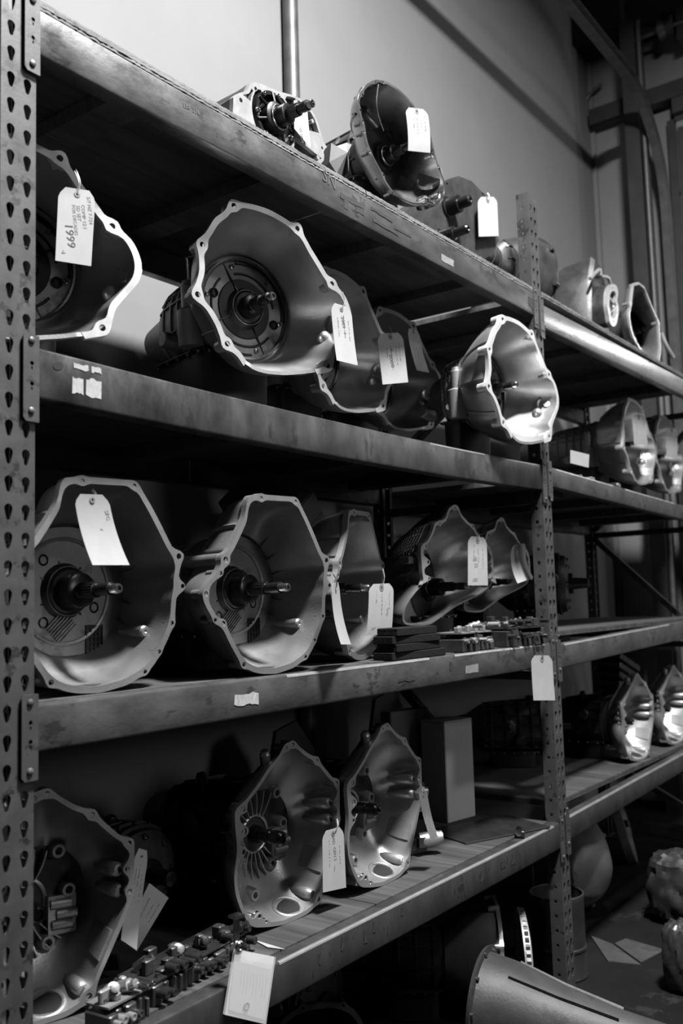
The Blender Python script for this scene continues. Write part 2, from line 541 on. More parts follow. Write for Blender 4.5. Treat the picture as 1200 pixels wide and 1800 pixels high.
def upright(X, z1, phase, label, diag=()):
    r = thing('upright_frame', label, 'rack upright', (X, 0, 0))
    post_mesh(0.006, z1, phase).build('front_post', 'post_paint', r, smooth=30, recalc=False)
    m = post_mesh(0.006, z1, phase)
    m.v = [(x, RACK_D - y, z) for x, y, z in m.v]
    m.build('rear_post', 'post_paint', r, smooth=30)
    for y in (0, RACK_D - PD):
        MB().box((-0.012, y - 0.01, 0), (PW + 0.012, y + PD + 0.01, 0.006)).build('foot_plate', 'post_paint', r, smooth=0)
    zs = [0.45, 1.12, 1.78, 2.45]
    for z in zs:
        MB().box((0.022, PD, z), (0.054, RACK_D - PD, z + 0.032)).build('horizontal_brace', 'post_paint', r, smooth=0)
    for ya, za, yb, zb in diag:
        p, q = Vector((0.038, ya, za)), Vector((0.038, yb, zb))
        d = (q - p).normalized()
        M = Matrix.Translation(p) @ d.to_track_quat('X', 'Z').to_matrix().to_4x4()
        MB().box((0, -0.016, -0.016), ((q - p).length, 0.016, 0.016), M).build('diagonal_brace', 'post_paint', r, smooth=0)
    return r
upright(-PW, 3.05, 0.9678 + 1.5 - 19 * PITCH_H, 'perforated steel upright at the left edge of the picture')
_mt = atX(922, 338, BAY).z
upright(BAY, _mt, 0.2066 + 1.5, 'perforated steel upright between the two bays of shelving', ((.10, 2.44, .715, 1.98), (.42, 1.775, .715, 1.45), (.715, 1.11, .40, .80)))
upright(2 * BAY + PW, 2.85, 0.2 + 1.5, 'perforated steel upright at the far end of the rack, mostly hidden', ((.06, 1.13, .715, 1.77), (.06, 2.43, .715, 1.83), (.06, .10, .715, .44)))

def beam_section(h, d, c=0.006):
    y0, y1 = -0.003, d
    return [(y0, -h + c), (y0 + c * .3, -h + c * .3), (y0 + c, -h), (y1 - c, -h), (y1, -h + c), (y1, -c), (y1 - c, 0), (y0 + c, 0), (y0 + c * .3, -c * .3), (y0, -c)]
END = {}
def end_plate_mesh(h):
    """connector seen from the front: plate on the post face with hook rivets and slots; x from the beam end"""
    m = MB()
    outer = [(-0.030, -h - 0.040), (-0.024, -h - 0.047), (0.004, -h - 0.047), (0.004, 0.02), (-0.026, 0.02), (-0.030, 0.014)]
    hs = []
    for z in (-h * .35, -h * .75):
        hs.append(circle((-0.012, z), 0.0042, 10))
        hs.append([(-0.0135, z - .012), (-0.0105, z - .012), (-0.0105, z - .006), (-0.0135, z - .006)])
    m.plate([outer] + hs, lambda u, v, k: (u, -0.0075 + 0.0045 * k, v))
    return m
def shelf_beam(x0, x1, ztop, label, m='beam_paint', h=0.092, Y=None, rear=False, sag=0.0, seed=1, tilt=0.0, plates=(1, 1), glint=()):
    r = thing('shelf_beam', label, 'shelf beam', ((x0 + x1) / 2, 0 if not rear else RACK_D, ztop))
    rnd = random.Random(seed)
    L = x1 - x0
    n = 44
    rings = []
    nz = [rnd.uniform(-1, 1) for _ in range(12)]
    for i in range(n + 1):
        s = i / n
        x = -L / 2 + L * s
        dz = -sag * (1 - (2 * s - 1) ** 2) + tilt * (s - .5)
        w = sum(nz[k] * math.sin((k + 2) * PI * s + k) for k in range(12)) / 12
        sec = beam_section(h, 0.042)
        ring = []
        for j, (y, z) in enumerate(sec):
            yy = y - 0.0012 * w * (1 if y < 0.01 else 0) - (0.002 * w if z < -h + .01 else 0)
            ring.append((x, yy if not rear else -yy, z + dz + 0.0011 * w))
        rings.append(ring)
    MB().loft(rings).build('beam', m, r, smooth=40)
    if glint:                                               # bright steel strip put in as the highlight along the top front edge
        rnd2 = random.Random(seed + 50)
        for a, b in glint:
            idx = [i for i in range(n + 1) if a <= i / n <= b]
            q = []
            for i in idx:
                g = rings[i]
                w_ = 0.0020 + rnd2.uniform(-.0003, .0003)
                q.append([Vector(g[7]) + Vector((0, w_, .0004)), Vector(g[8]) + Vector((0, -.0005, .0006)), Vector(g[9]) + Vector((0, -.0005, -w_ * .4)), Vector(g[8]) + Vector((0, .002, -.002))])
            MB().loft(q).build('edge_glint', 'glint_steel', r, smooth=60)
    if not rear:
        for sgn, on in ((-1, plates[0]), (1, plates[1])):
            if not on:
                continue
            key = round(h, 4)
            if key not in END:
                END[key] = end_plate_mesh(h)
            q = MB()
            q.v = [((-L / 2 + x) if sgn < 0 else (L / 2 - x), y, z - (tilt / 2 if sgn < 0 else -tilt / 2)) for x, y, z in END[key].v]
            q.f = list(END[key].f)
            p = q.build('end_plate', 'post_paint', r, smooth=30)
            for z in (0.006, -h - 0.030):
                xx = -L / 2 - 0.013 if sgn < 0 else L / 2 + 0.013
                MB().lathe([(0, .007), (.003, .0065), (.005, .003)], (xx, -0.0072, z), (0, -1, 0), 10).build('rivet', 'galvanised', p)
    return r
# (level name, z of the beam top, bay 2 left/right z)
Z1, Z2, Z3, Z4 = 2.585, 1.918, 1.258, 0.614
X0, X1 = 0.0, BAY
X2, X3 = BAY + PW, 2 * BAY + PW
shelf_beam(X0, X1, Z1, 'long scuffed beam of the top shelf, nearer bay', 'beam_paint', 0.092, seed=3)
shelf_beam(X0, X1, Z2, 'dented beam of the second shelf with two pale sticker patches', 'beam_scuffed', 0.096, seed=4, sag=0.012, tilt=0.006, glint=((.62, .80), (.84, .99)))
shelf_beam(X0, X1, Z3, 'beam of the third shelf with a torn label strip', 'beam_paint', 0.084, seed=5, glint=((.30, .62), (.66, .98)))
shelf_beam(X0, X1, Z4, 'stained beam of the lowest shelf with a highlight strip on its top edge', 'beam_stained', 0.091, seed=6, glint=((.28, .99),))
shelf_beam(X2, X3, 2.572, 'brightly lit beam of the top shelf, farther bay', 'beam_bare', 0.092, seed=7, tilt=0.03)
shelf_beam(X2, X3, 1.895, 'beam of the second shelf, farther bay', 'beam_paint', 0.075, seed=8, tilt=-0.05, glint=((.02, .3), (.36, .7)))
shelf_beam(X2, X3, 1.275, 'beam of the third shelf, farther bay', 'beam_paint', 0.088, seed=9, tilt=0.055, glint=((.01, .6),))
shelf_beam(X2, X3, 0.645, 'beam of the lowest shelf, farther bay', 'beam_stained', 0.085, seed=10, tilt=0.05, glint=((.0, .9),))
for i, (za, zb) in enumerate(((Z1, 2.58), (Z2, 1.89), (Z3, 1.29), (Z4, 0.65))):
    lev = ('top', 'second', 'third', 'lowest')[i]
    shelf_beam(X0, X1, za, 'dark rear beam under the %s shelf, nearer bay' % lev, rear=True, seed=20 + i)
    shelf_beam(X2, X3, zb, 'dark rear beam under the %s shelf, farther bay' % lev, rear=True, seed=30 + i)

# plywood decks
def deck(x0, x1, y0, y1, ztop, th, label, m, rough_edge=False, seed=1):
    r = thing('deck_panel', label, 'shelf board', ((x0 + x1) / 2, y0, ztop - th))
    rnd = random.Random(seed)
    n = 160 if rough_edge else 2
    L = x1 - x0
    q = MB()
    top = [(-L / 2 + L * i / n, (rnd.uniform(-.0012, .0012) if rough_edge else 0)) for i in range(n + 1)]
    rings = []
    for x, d in top:
        e = (rnd.uniform(-.0012, .0016) if rough_edge else 0)
        rings.append([(x, d, 0), (x, d * .5, th * .35), (x, d * 1.3 - .0006, th * .7), (x, d, th + e), (x, y1 - y0, th), (x, y1 - y0, 0)])
    q.loft(rings)
    q.build('board', m, r, smooth=0)
    if rough_edge:                                           # the plies along the front edge
        for k in range(3):
            e = MB()
            rr = []
            for x, d in top:
                dd = d - 0.0018 - (.0012 if k == 1 else 0) + rnd.uniform(-.0008, .0008)
                z0, z1 = th * (k / 3 + .02), th * ((k + 1) / 3 - .03)
                rr.append([(x, dd, z0), (x, dd, z1), (x, d + .001, z1), (x, d + .001, z0)])
            e.loft(rr)
            e.build('ply_edge', 'plywood_edge', r, smooth=0)
    for xx in (-L * .22, L * .25):
        MB().box((xx - .045, 0.06, -0.035), (xx + .045, y1 - y0 - 0.06, -0.0005)).build('batten', m, r, smooth=0)
    return r
TH = 0.02
D1, D2, D3, D4 = Z1 + TH + .002, Z2 + 0.001, Z3 + 0.001, Z4 + 0.001
def deck_row(x0, x1, z, m, far, lev, over=False, seed=0):
    xm = (x0 + x1) / 2
    y0, y1 = (0.0, RACK_D) if over else (0.0425, RACK_D - 0.0425)
    for k, (a, b) in enumerate(((x0 + .002, xm - .002), (xm + .002, x1 - .002))):
        deck(a, b, y0, y1, z, TH, 'plywood board of the %s shelf, %s bay, %s half' % (lev, 'farther' if far else 'nearer', 'right' if k else 'left'), m, over, seed + k)
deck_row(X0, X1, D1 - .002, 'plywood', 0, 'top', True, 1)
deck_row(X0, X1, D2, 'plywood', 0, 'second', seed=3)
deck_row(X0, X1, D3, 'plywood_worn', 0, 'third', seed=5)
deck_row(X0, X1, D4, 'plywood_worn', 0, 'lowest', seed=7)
E1, E2, E3, E4 = 2.59 + 0.020, 1.890, 1.297, 0.6705
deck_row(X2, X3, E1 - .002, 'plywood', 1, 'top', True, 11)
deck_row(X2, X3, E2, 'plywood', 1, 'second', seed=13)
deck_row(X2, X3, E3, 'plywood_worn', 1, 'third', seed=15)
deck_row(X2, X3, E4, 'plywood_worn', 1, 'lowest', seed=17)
# ------------------------------------------------------------------ transmissions: a bell housing facing the aisle, its case behind
class Unit:
    """local frame: x along the flange, y back into the shelf, z up; the flange face lies in the plane y = 0"""
    def __init__(s, name, label, cat, x, Y, z, yaw=0.0, group=None, pitch=0.0):
        yaw = math.radians(yaw)
        p = Vector((x, Y, z))
        s.M = Matrix.Translation(p) @ Matrix.Rotation(yaw, 4, 'Z') @ Matrix.Rotation(math.radians(pitch), 4, 'X')
        s.I = s.M.inverted()
        s.o = thing(name, label, cat, p, yaw, group)
        s.o.rotation_euler = (math.radians(pitch), 0, yaw)
        s.ax = s.M.to_3x3() @ Vector((0, 1, 0))
    def at(s, px, py, d=0.0):
        """local point where the line of sight through a pixel meets the plane y = d"""
        q = s.M @ Vector((0, d, 0))
        r = ray(px, py)
        t = (q - CAM).dot(s.ax) / r.dot(s.ax)
        return s.I @ (CAM + r * t)
    def uv(s, px, py, d=0.0):
        q = s.at(px, py, d)
        return (q.x, q.z)

NS = 168
def zoomed(pts, x0, y0, k):
    return [(x0 + p[0] / k, y0 + p[1] / k) + tuple(p[2:]) for p in pts]

def outline_from(U, pts, holes):
    return [U.uv(*p[:2]) for p in pts], [(U.uv(h[0], h[1]), h[2] if len(h) > 2 else 0.0055, h[3] if len(h) > 3 else 0.0135) for h in holes]

def make_bell(U, outer, holes, w=0.014, t=0.013, D=0.17, ct=None, rt=0.12, pw=2.0, gap=None, m='cast_alu', mf='machined', back=True, wall=0.007, ribs=0,
              r_pump=None, lip=0.0, smooth_k=1, outer_ribs=(), cut=0.0):
    us, vs = [p[0] for p in outer], [p[1] for p in outer]
    c = ((min(us) + max(us)) / 2, (min(vs) + max(vs)) / 2)
    if ct is None:
        ct = c
    ang = [2 * PI * i / NS for i in range(NS)]
    base = smooth_ring([ray_poly(outer, c, a) for a in ang], smooth_k)
    ro, ri = list(base), [b - w for b in base]
    soft = smooth_ring([b - w for b in base], 4)
    ri = [min(a, b) for a, b in zip(ri, soft)]
    rs = list(ri)
    for h, rh, rb in holes:
        for i, a in enumerate(ang):
            q = ray_circle(c, a, h, rb)
            if q:
                ro[i] = max(ro[i], q[1])
                ri[i] = min(ri[i], q[0] + 0.001)
    ro, ri = smooth_ring(ro, 1), smooth_ring(ri, 1)
    rs = smooth_ring([min(a, b + 0.004) for a, b in zip(rs, smooth_ring(ri, 3))], 2)
    P = lambda r, i: (c[0] + r[i] * math.cos(ang[i]), c[1] + r[i] * math.sin(ang[i]))
    # flange
    F = MB()
    fn = lambda u, v, k: (u, t * k, v)
    hl = [circle(h, rh, 10) for h, rh, rb in holes if rh > 0]
    if gap is None:
        F.plate([[P(ro, i) for i in range(NS)], [P(ri, i) for i in range(NS)]] + hl, fn)
    else:
        a0 = math.atan2(gap[0][1] - c[1], gap[0][0] - c[0]) % (2 * PI)
        a1 = math.atan2(gap[1][1] - c[1], gap[1][0] - c[0]) % (2 * PI)
        i0, i1 = round(a0 / (2 * PI) * NS), round(a1 / (2 * PI) * NS)          # the flange runs from i1 on to i0 (counter-clockwise)
        idx = [i % NS for i in range(i1, i0 + NS + 1 if i1 > i0 else i0 + 1)]
        F.plate([[P(ro, i) for i in idx] + [P(ri, i) for i in reversed(idx)]] + hl, fn)
    for h, rh, rb in holes:
        if rh > 0:
            F.lathe([(0, rb * .93), (0.026, rb * .8), (0.0265, 0.0)], (h[0], t - .0005, h[1]), (0, 1, 0), 12, False, False)
            F.lathe([(0, rh), (0.024, rh * .9), (0.0242, 0.0)], (h[0], t - .0005, h[1]), (0, 1, 0), 10, False, False)
    fl = F.build('flange', mf, U.o, smooth=30)
    # shell: inner and outer skin
    S = MB()
    K = 14
    inner, outr = [], []
    gapset = set(range(NS)) - set(idx) if gap is not None else set()
    y0s = [0.0015] * NS
    if gapset and cut:                                                # the rim is cut back where the flange is missing
        ng = len(gapset)
        start = idx[-1] + 1
        for q in range(ng):
            y0s[(start + q) % NS] += cut * math.sin(PI * (q + .5) / ng) ** .6
        y0s = smooth_ring(y0s, 3)
    for k in range(K + 1):
        s_ = k / K
        g = 1 - s_ ** pw
        cx, cz = ct[0] + (c[0] - ct[0]) * g, ct[1] + (c[1] - ct[1]) * g
        a_, b_ = [], []
        for i in range(NS):
            r_i = rt + (rs[i] - rt) * g
            y = y0s[i] + (D - y0s[i]) * s_
            if i in gapset and k == 0:
                y -= lip
            a_.append((cx + r_i * math.cos(ang[i]), y, cz + r_i * math.sin(ang[i])))
            rr = r_i + wall + (0.002 if k == 0 else 0)
            b_.append((cx + rr * math.cos(ang[i]), y + wall * (0 if k == 0 else .6), cz + rr * math.sin(ang[i])))
        inner.append(a_)
        outr.append(b_)
    S.loft(list(reversed(outr)) + inner, True, False)
    if back:
        rp = r_pump or rt * .9
        wallring = [[(ct[0] + q * math.cos(a), D + (0.004 if q < rt * .97 else 0), ct[1] + q * math.sin(a)) for a in ang] for q in (rt, rt * .96, rp)]
        S.loft(wallring, False, False)
    for (a, hgt, wd) in outer_ribs:                                   # raised ribs along the outside of the bell
        q = []
        i = int((math.radians(a) % (2 * PI)) / (2 * PI) * NS) % NS
        for k in range(1, K + 1):
            p = Vector(outr[k][i])
            d = Vector((math.cos(ang[i]), 0, math.sin(ang[i])))
            tn = Vector((-math.sin(ang[i]), 0, math.cos(ang[i])))
            q.append([p - tn * wd - d * .003, p - tn * wd * .6 + d * hgt, p + tn * wd * .6 + d * hgt, p + tn * wd - d * .003])
        S.loft(q)
    S.build('bell_housing', m, U.o, smooth=50)
    return dict(c=c, ct=ct, D=D, rt=rt, inner=inner, outr=outr, ang=ang, rs=rs, pw=pw, flange=fl)

def bell_point(B, a_deg, s_):
    """point on the inner skin at angle a and depth fraction s, with the inward normal direction"""
    a = math.radians(a_deg)
    i = int(round((a % (2 * PI)) / (2 * PI) * NS)) % NS
    k = max(0, min(len(B['inner']) - 1, int(round(s_ * (len(B['inner']) - 1)))))
    p = Vector(B['inner'][k][i])
    return p, Vector((-math.cos(a), 0, -math.sin(a)))

BOLT = {}
def bolt(parent, p, r=0.007, ax=(0, -1, 0), m='shaft_steel', name='bolt'):
    key = (round(r, 4), m)
    if key not in BOLT:
        o = MB().lathe([(-.004, r * .9), (0, r * 1.15), (.0015, r * 1.15), (.0016, r), (.007, r * .92), (.0075, r * .6), (.005, r * .5), (.005, 0)], (0, 0, 0), (0, 0, 1), 10, True, False).build(name, m, parent)
        BOLT[key] = o
    else:
        o = inst(BOLT[key], name, parent)
    o.location = p
    o.rotation_euler = Vector(ax).to_track_quat('Z', 'Y').to_euler()
    return o

def make_pump(U, B, c, R, y, nr=9, m='pump_black', bolts=6, hub=0.05, rim='machined', phase=0.3, grille=False, windows=True):
    """pump plate filling the throat: rim, raised ribs, pockets, bolts"""
    o = U.o
    rm = MB().lathe([(0.0, R), (-0.010, R), (-0.012, R - .003), (-0.010, R - .008), (0.006, R - .010)], (c[0], y, c[1]), (0, 1, 0), 48, False, False).build('pump_rim', rim, o)
    p = MB()
    p.lathe([(0.006, R - .006), (0.006, R * .62), (-0.004, R * .58), (-0.004, hub * 1.25), (-0.02, hub), (-0.026, hub * .9), (-0.026, hub * .55), (0.002, hub * .5)], (c[0], y, c[1]), (0, 1, 0), 48, False, True)
    rnd = random.Random(int(R * 1e5))
    for k in range(nr):
        a = phase + 2 * PI * k / nr
        d = Vector((math.cos(a), 0, math.sin(a)))
        tn = Vector((-math.sin(a), 0, math.cos(a)))
        o0 = Vector((c[0], y, c[1]))
        q = []
        for f, hgt, wd in ((hub * .9, -.012, .003), (R * .6, -.005, .0028), (R - .009, .0, .0025)):
            b = o0 + d * f
            q.append([b - tn * wd + Vector((0, .008, 0)), b - tn * wd * .7 + Vector((0, hgt, 0)), b + tn * wd * .7 + Vector((0, hgt, 0)), b + tn * wd + Vector((0, .008, 0))])
        p.loft(q)
        if windows and k % 2:
            b = o0 + (d * math.cos(PI / nr) + tn * math.sin(PI / nr)) * R * .72
            p.lathe([(0.006, .014), (-.006, .013), (-.008, .009), (-.002, .007), (-.002, 0)], b, (0, 1, 0), 14, False, False)
    for k, (f, a0, a1) in enumerate(((.74, .2, 1.7), (.74, 2.3, 3.4), (.70, 3.9, 5.6), (.90, .9, 2.8), (.90, 4.0, 5.9))):      # cast ridges running round the plate
        p.torus((c[0], y - .001, c[1]), (0, 1, 0), R * f, .0035, 14, 6, a0 + phase, a1 + phase)
    p.build('pump_plate', m, o)
    for f, rr_ in ((1.06, .0016), (.80, .0014)):
        MB().torus((c[0], y - .021, c[1]), (0, 1, 0), hub * f, rr_, 40, 6).build('seal_ring', 'shaft_steel', o)
    for k in range(bolts):
        a = phase + .35 + 2 * PI * k / bolts
        bolt(o, (c[0] + R * .84 * math.cos(a), y + .002, c[1] + R * .84 * math.sin(a)), 0.0072)

def make_shaft(U, c, y0, y1, r=0.016, collar=0.034, style=0):
    """stator collar, splined shaft stepping down to a bright tip; runs from y0 (back) out to y1"""
    o = U.o
    L = y0 - y1
    ax = (0, -1, 0)
    b = (c[0], y0, c[1])
    MB().lathe([(0, collar), (.006, collar), (.008, collar * .93), (L * .30, collar * .93), (L * .31, collar * .86), (L * .32, r * 1.3), (L * .33, r * 1.25)], b, ax, 32).build('stator_collar', 'black_steel', o)
    MB().torus((c[0], y0 - .006, c[1]), ax, collar * 1.08, .003, 36, 8).build('collar_ring', 'shaft_steel', o)
    n = 40
    sp = MB()
    rings = []
    for tt, rr, tooth in ((L * .30, r * 1.18, 1), (L * .60, r * 1.18, 1), (L * .605, r * .95, 0), (L * .66, r * .95, 0)):
        rings.append([Vector((c[0] + (rr + (tooth * .0012 if i % 2 else 0)) * math.cos(2 * PI * i / n), y0 - tt, c[1] + (rr + (tooth * .0012 if i % 2 else 0)) * math.sin(2 * PI * i / n))) for i in range(n)])
    sp.loft(rings).build('spline', 'black_steel', o, smooth=20)
    MB().lathe([(L * .66, r * .9), (L * .70, r * .9), (L * .71, r * 1.02), (L * .86, r * 1.02), (L * .87, r * .8)], b, ax, 28).build('input_shaft', 'black_steel', o)
    MB().lathe([(L * .86, r * .78), (L * .985, r * .78), (L, r * .66), (L, r * .42), (L * .97, r * .38), (L * .97, 0)], b, ax, 28, True, False).build('shaft_tip', 'shaft_steel', o)

def sup(cx, cz, rx, rz, e, y, n=36):
    out = []
    for i in range(n):
        a = 2 * PI * i / n
        ca, sa = math.cos(a), math.sin(a)
        out.append((cx + rx * math.copysign(abs(ca) ** (2 / e), ca), y, cz + rz * math.copysign(abs(sa) ** (2 / e), sa)))
    return out
def make_case(U, c, D, secs, m='cast_alu_dull', rings=(), ribs=(), pan=None, bosses=(), mp='black_plastic', tail=None):
    """secs: (dy, dx, dz, rx, rz, squareness) behind the throat"""
    o = U.o
    q = MB()
    q.loft([sup(c[0] + dx, c[1] + dz, rx, rz, e, D + dy) for dy, dx, dz, rx, rz, e in secs])
    def sec_at(y):
        for a, b in zip(secs[:-1], secs[1:]):
            if a[0] <= y <= b[0]:
                f = (y - a[0]) / max(1e-6, b[0] - a[0])
                return [a[k] + (b[k] - a[k]) * f for k in range(6)]
        return list(secs[-1])
    for y, hgt, wd in rings:
        s_ = sec_at(y)
        q.loft([sup(c[0] + s_[1], c[1] + s_[2], s_[3] + h_, s_[4] + h_, s_[5], D + y + d_) for d_, h_ in ((-wd, -.004), (-wd * .7, hgt), (wd * .7, hgt), (wd, -.004))])
    for a, y0, y1, hgt, wd in ribs:
        a = math.radians(a)
        rr = []
        for k in range(7):
            y = y0 + (y1 - y0) * k / 6
            s_ = sec_at(y)
            ca, sa = math.cos(a), math.sin(a)
            p = Vector((c[0] + s_[1] + s_[3] * math.copysign(abs(ca) ** (2 / s_[5]), ca), D + y, c[1] + s_[2] + s_[4] * math.copysign(abs(sa) ** (2 / s_[5]), sa)))
            d = Vector((ca, 0, sa))
            tn = Vector((-sa, 0, ca))
            rr.append([p - tn * wd - d * .005, p - tn * wd * .6 + d * hgt, p + tn * wd * .6 + d * hgt, p + tn * wd - d * .005])
        q.loft(rr)
    q.build('gear_case', m, o, smooth=40)
    for (p, ax, r, L, step) in bosses:
        b = MB()
        if step:
            b.lathe([(-.03, r), (0, r), (L * .45, r), (L * .47, r * .92), (L * .5, r * .6), (L * .9, r * .6), (L * .92, r * .5), (L, r * .45)], p, ax, 24)
        else:
            b.lathe([(-.03, r * 1.1), (0, r), (L * .9, r * .95), (L, r * .8)], p, ax, 20)
        b.build('case_boss', m, o)
    if pan:
        x0, x1, y0, y1, z0, z1 = pan
        pb = MB()
        def rr(i, z):
            x_0, x_1, y_0, y_1, cc = x0 + i, x1 - i, D + y0 + i, D + y1 - i, 0.03
            return [(x_0 + cc, y_0, z), (x_1 - cc, y_0, z), (x_1 - cc * .3, y_0 + cc * .3, z), (x_1, y_0 + cc, z), (x_1, y_1 - cc, z), (x_1 - cc * .3, y_1 - cc * .3, z),
                    (x_1 - cc, y_1, z), (x_0 + cc, y_1, z), (x_0 + cc * .3, y_1 - cc * .3, z), (x_0, y_1 - cc, z), (x_0, y_0 + cc, z), (x_0 + cc * .3, y_0 + cc * .3, z)]
        pb.loft([rr(.024, z0), rr(.016, z0 + .004), rr(.012, z1 - .006), rr(0, z1 - .004), rr(0, z1)])
        pn = pb.build('oil_pan', mp, o, smooth=30)
        n = 5
        for k in range(n):
            bolt(o, (x0 + .008, D + y0 + .03 + (y1 - y0 - .06) * k / (n - 1), z1 - .004), .006, (0, 0, -1), 'shaft_steel', 'pan_bolt')
            bolt(o, (x0 + .03 + (x1 - x0 - .06) * k / (n - 1), D + y0 + .008, z1 - .004), .006, (0, 0, -1), 'shaft_steel', 'pan_bolt')

# ------------------------------------------------------------------ paper tags
def stroke_text(txt, size):
    cu = bpy.data.curves.new('writing', 'FONT')
    cu.body = txt
    cu.size = size
    cu.align_x = 'LEFT'
    cu.resolution_u = 2
    ob = bpy.data.objects.new('writing', cu)
    me = bpy.data.meshes.new_from_object(ob)
    bpy.data.objects.remove(ob)
    return me
def paper_tag(label, quad, Y, yaw=0.0, curl=0.0, lines=None, writing=(), clip=0.18, m='paper', name='paper_tag', eyelet=True, string_to=None, group=None, th=0.0006, faint=4, seed=0):
    """quad: pixel corners TL, TR, BR, BL on the vertical plane through y = Y at the tag's middle, turned by yaw"""
    mx = sum(q[0] for q in quad) / 4
    my = sum(q[1] for q in quad) / 4
    c = atY(mx, my, Y)
    U = Unit(name, label, 'tag', c.x, c.y, c.z, yaw, group)
    P = [U.uv(*q) for q in quad]                      # TL TR BR BL in local u, v
    zt = (P[0][1] + P[1][1]) / 2
    H = zt - (P[2][1] + P[3][1]) / 2
    rows, cols = 12, 6
    def pt(s_, v, k=0.0):                             # s across, v down
        a = [P[0][d] + (P[3][d] - P[0][d]) * v for d in (0, 1)]
        b = [P[1][d] + (P[2][d] - P[1][d]) * v for d in (0, 1)]
        return Vector((a[0] + (b[0] - a[0]) * s_, -curl * (v - .25) ** 2 + curl * .06 - k, a[1] + (b[1] - a[1]) * s_))
    g = MB()
    vs, fs = [], []
    for lay in (0, 1):
        for i in range(rows + 1):
            v = (i / rows) ** 1.4
            cl = clip * max(0, 1 - v / 0.11) if clip else 0
            for j in range(cols + 1):
                vs.append(pt(cl + (1 - 2 * cl) * j / cols, v, th if lay == 0 else 0))
    n1 = (rows + 1) * (cols + 1)
    for i in range(rows):
        for j in range(cols):
            a = i * (cols + 1) + j
            fs.append((a, a + 1, a + cols + 2, a + cols + 1))
            fs.append((n1 + a, n1 + a + cols + 1, n1 + a + cols + 2, n1 + a + 1))
    edge = [j for j in range(cols + 1)] + [i * (cols + 1) + cols for i in range(1, rows + 1)] + [rows * (cols + 1) + j for j in range(cols - 1, -1, -1)] + [i * (cols + 1) for i in range(rows - 1, 0, -1)]
    for a, b in zip(edge, edge[1:] + edge[:1]):
        fs.append((a, b, n1 + b, n1 + a))
    g.add(vs, fs)
    g.build('card', m, U.o, smooth=40)
    W = (Vector(P[1]) - Vector(P[0])).length
    if eyelet:
        e = pt(.5, .075, th + .0002)
        ey = MB().lathe([(0, W * .085), (.0007, W * .085), (.0009, W * .06), (.0009, W * .035), (.0001, W * .034)], e, (0, -1, 0), 16, False, False).build('eyelet', 'eyelet_grey', U.o)
        MB().lathe([(.0002, W * .036), (.0003, 0.0)], e, (0, -1, 0), 12, False, False).build('eyelet_hole', 'hole_black', ey)
        if string_to is not None:
            s = U.at(*string_to[:2], 0.004) if len(string_to) < 3 else U.I @ atY(*string_to)
            mid = (e + s) / 2 + Vector((0.004, -0.006, 0))
            MB().tube(spline([tuple(e + Vector((0, -.0012, 0))), tuple(mid), tuple(s)], False, 6), 0.0007, 5).build('wire_tie', 'wire_steel', U.o)
            MB().tube(spline([tuple(e + Vector((.001, -.001, 0))), tuple(mid + Vector((.004, .002, .002))), tuple(s + Vector((.003, 0, .004)))], False, 6), 0.0007, 5).build('wire_tie', 'wire_steel', U.o)
    rnd = random.Random(seed + int(mx))
    # faint handwriting lines running down the tag
    if faint:
        fb = MB()
        for k in range(faint):
            s0 = .30 + .5 * k / max(1, faint - 1) + rnd.uniform(-.03, .03)
            v = rnd.uniform(.14, .3)
            ve = v + rnd.uniform(.2, .45)
            while v < ve:
                d = rnd.uniform(.010, .028)
                pts = [pt(s0 + rnd.uniform(-.022, .022), v + d * q / 4, th + .0002) for q in range(5)]
                fb.tube(pts, 0.00045, 4)
                v += d + rnd.choice((.006, .006, .03))
        fb.build('handwriting', 'ink_faint', U.o, smooth=0)
    for txt, s0, v0, size, ang, mm in writing:        # legible words
        me = stroke_text(txt, size)
        me.materials.append(MATS[mm])
        wob = bpy.data.objects.new('writing', me)
        COL.objects.link(wob)
        wob.parent = U.o
        p = pt(s0, v0, th + .0006)
        wob.matrix_local = Matrix.Translation(p) @ Matrix.Rotation(PI / 2, 4, 'X') @ Matrix.Rotation(math.radians(ang), 4, 'Z')
    return U
# ------------------------------------------------------------------ second shelf: five deep bell housings of one kind
GRP2 = 'bell housing transmissions on the second shelf'
# outline of the housing seen second from the left (nearly whole in the photograph)
Z2B = [(310,105),(345,100),(430,115),(520,145),(600,190),(655,228),(700,275),(740,350),(790,430),(830,500),(870,545),(915,590),(938,640),(955,700),(950,770),(905,835),(868,890),(858,960),(845,1000),(760,1016),(700,1025),(600,1032),(500,1025),(430,1005),(385,975),(360,925),(330,900),(285,868),(265,830),(240,760),(190,670),(140,620),(120,585),(130,540),(150,480),(152,430),(145,350),(150,310),(190,260),(230,190),(290,150)]
H2B = [(333,125),(167,330),(142,592),(298,852),(668,245),(850,537),(828,968)]
def unit2(name, label, X, Y, z, yaw=0, shape=None, m='cast_alu'):
    return Unit(name, label, 'transmission', X, Y, z, yaw, GRP2)
P2B = atY(480, 640, 0.06)
U = unit2('transmission', 'bell housing transmission second from left on second shelf, black pump plate showing', P2B.x, 0.06, D2, -14)
OUT2, HO2 = outline_from(U, zoomed(Z2B, 300, 320, 3), [(300 + a / 3, 320 + b / 3, .0075, .0185) for a, b in H2B])
GAP2 = (U.uv(300 + 395 / 3, 320 + 955 / 3), U.uv(300 + 770 / 3, 320 + 1014 / 3))
D_2 = 0.175
PC2 = U.uv(300 + 385 / 3, 320 + 672 / 3, D_2)
RP2 = abs(U.uv(300 + 385 / 3, 320 + 420 / 3, D_2)[1] - U.uv(300 + 385 / 3, 320 + 945 / 3, D_2)[1]) / 2
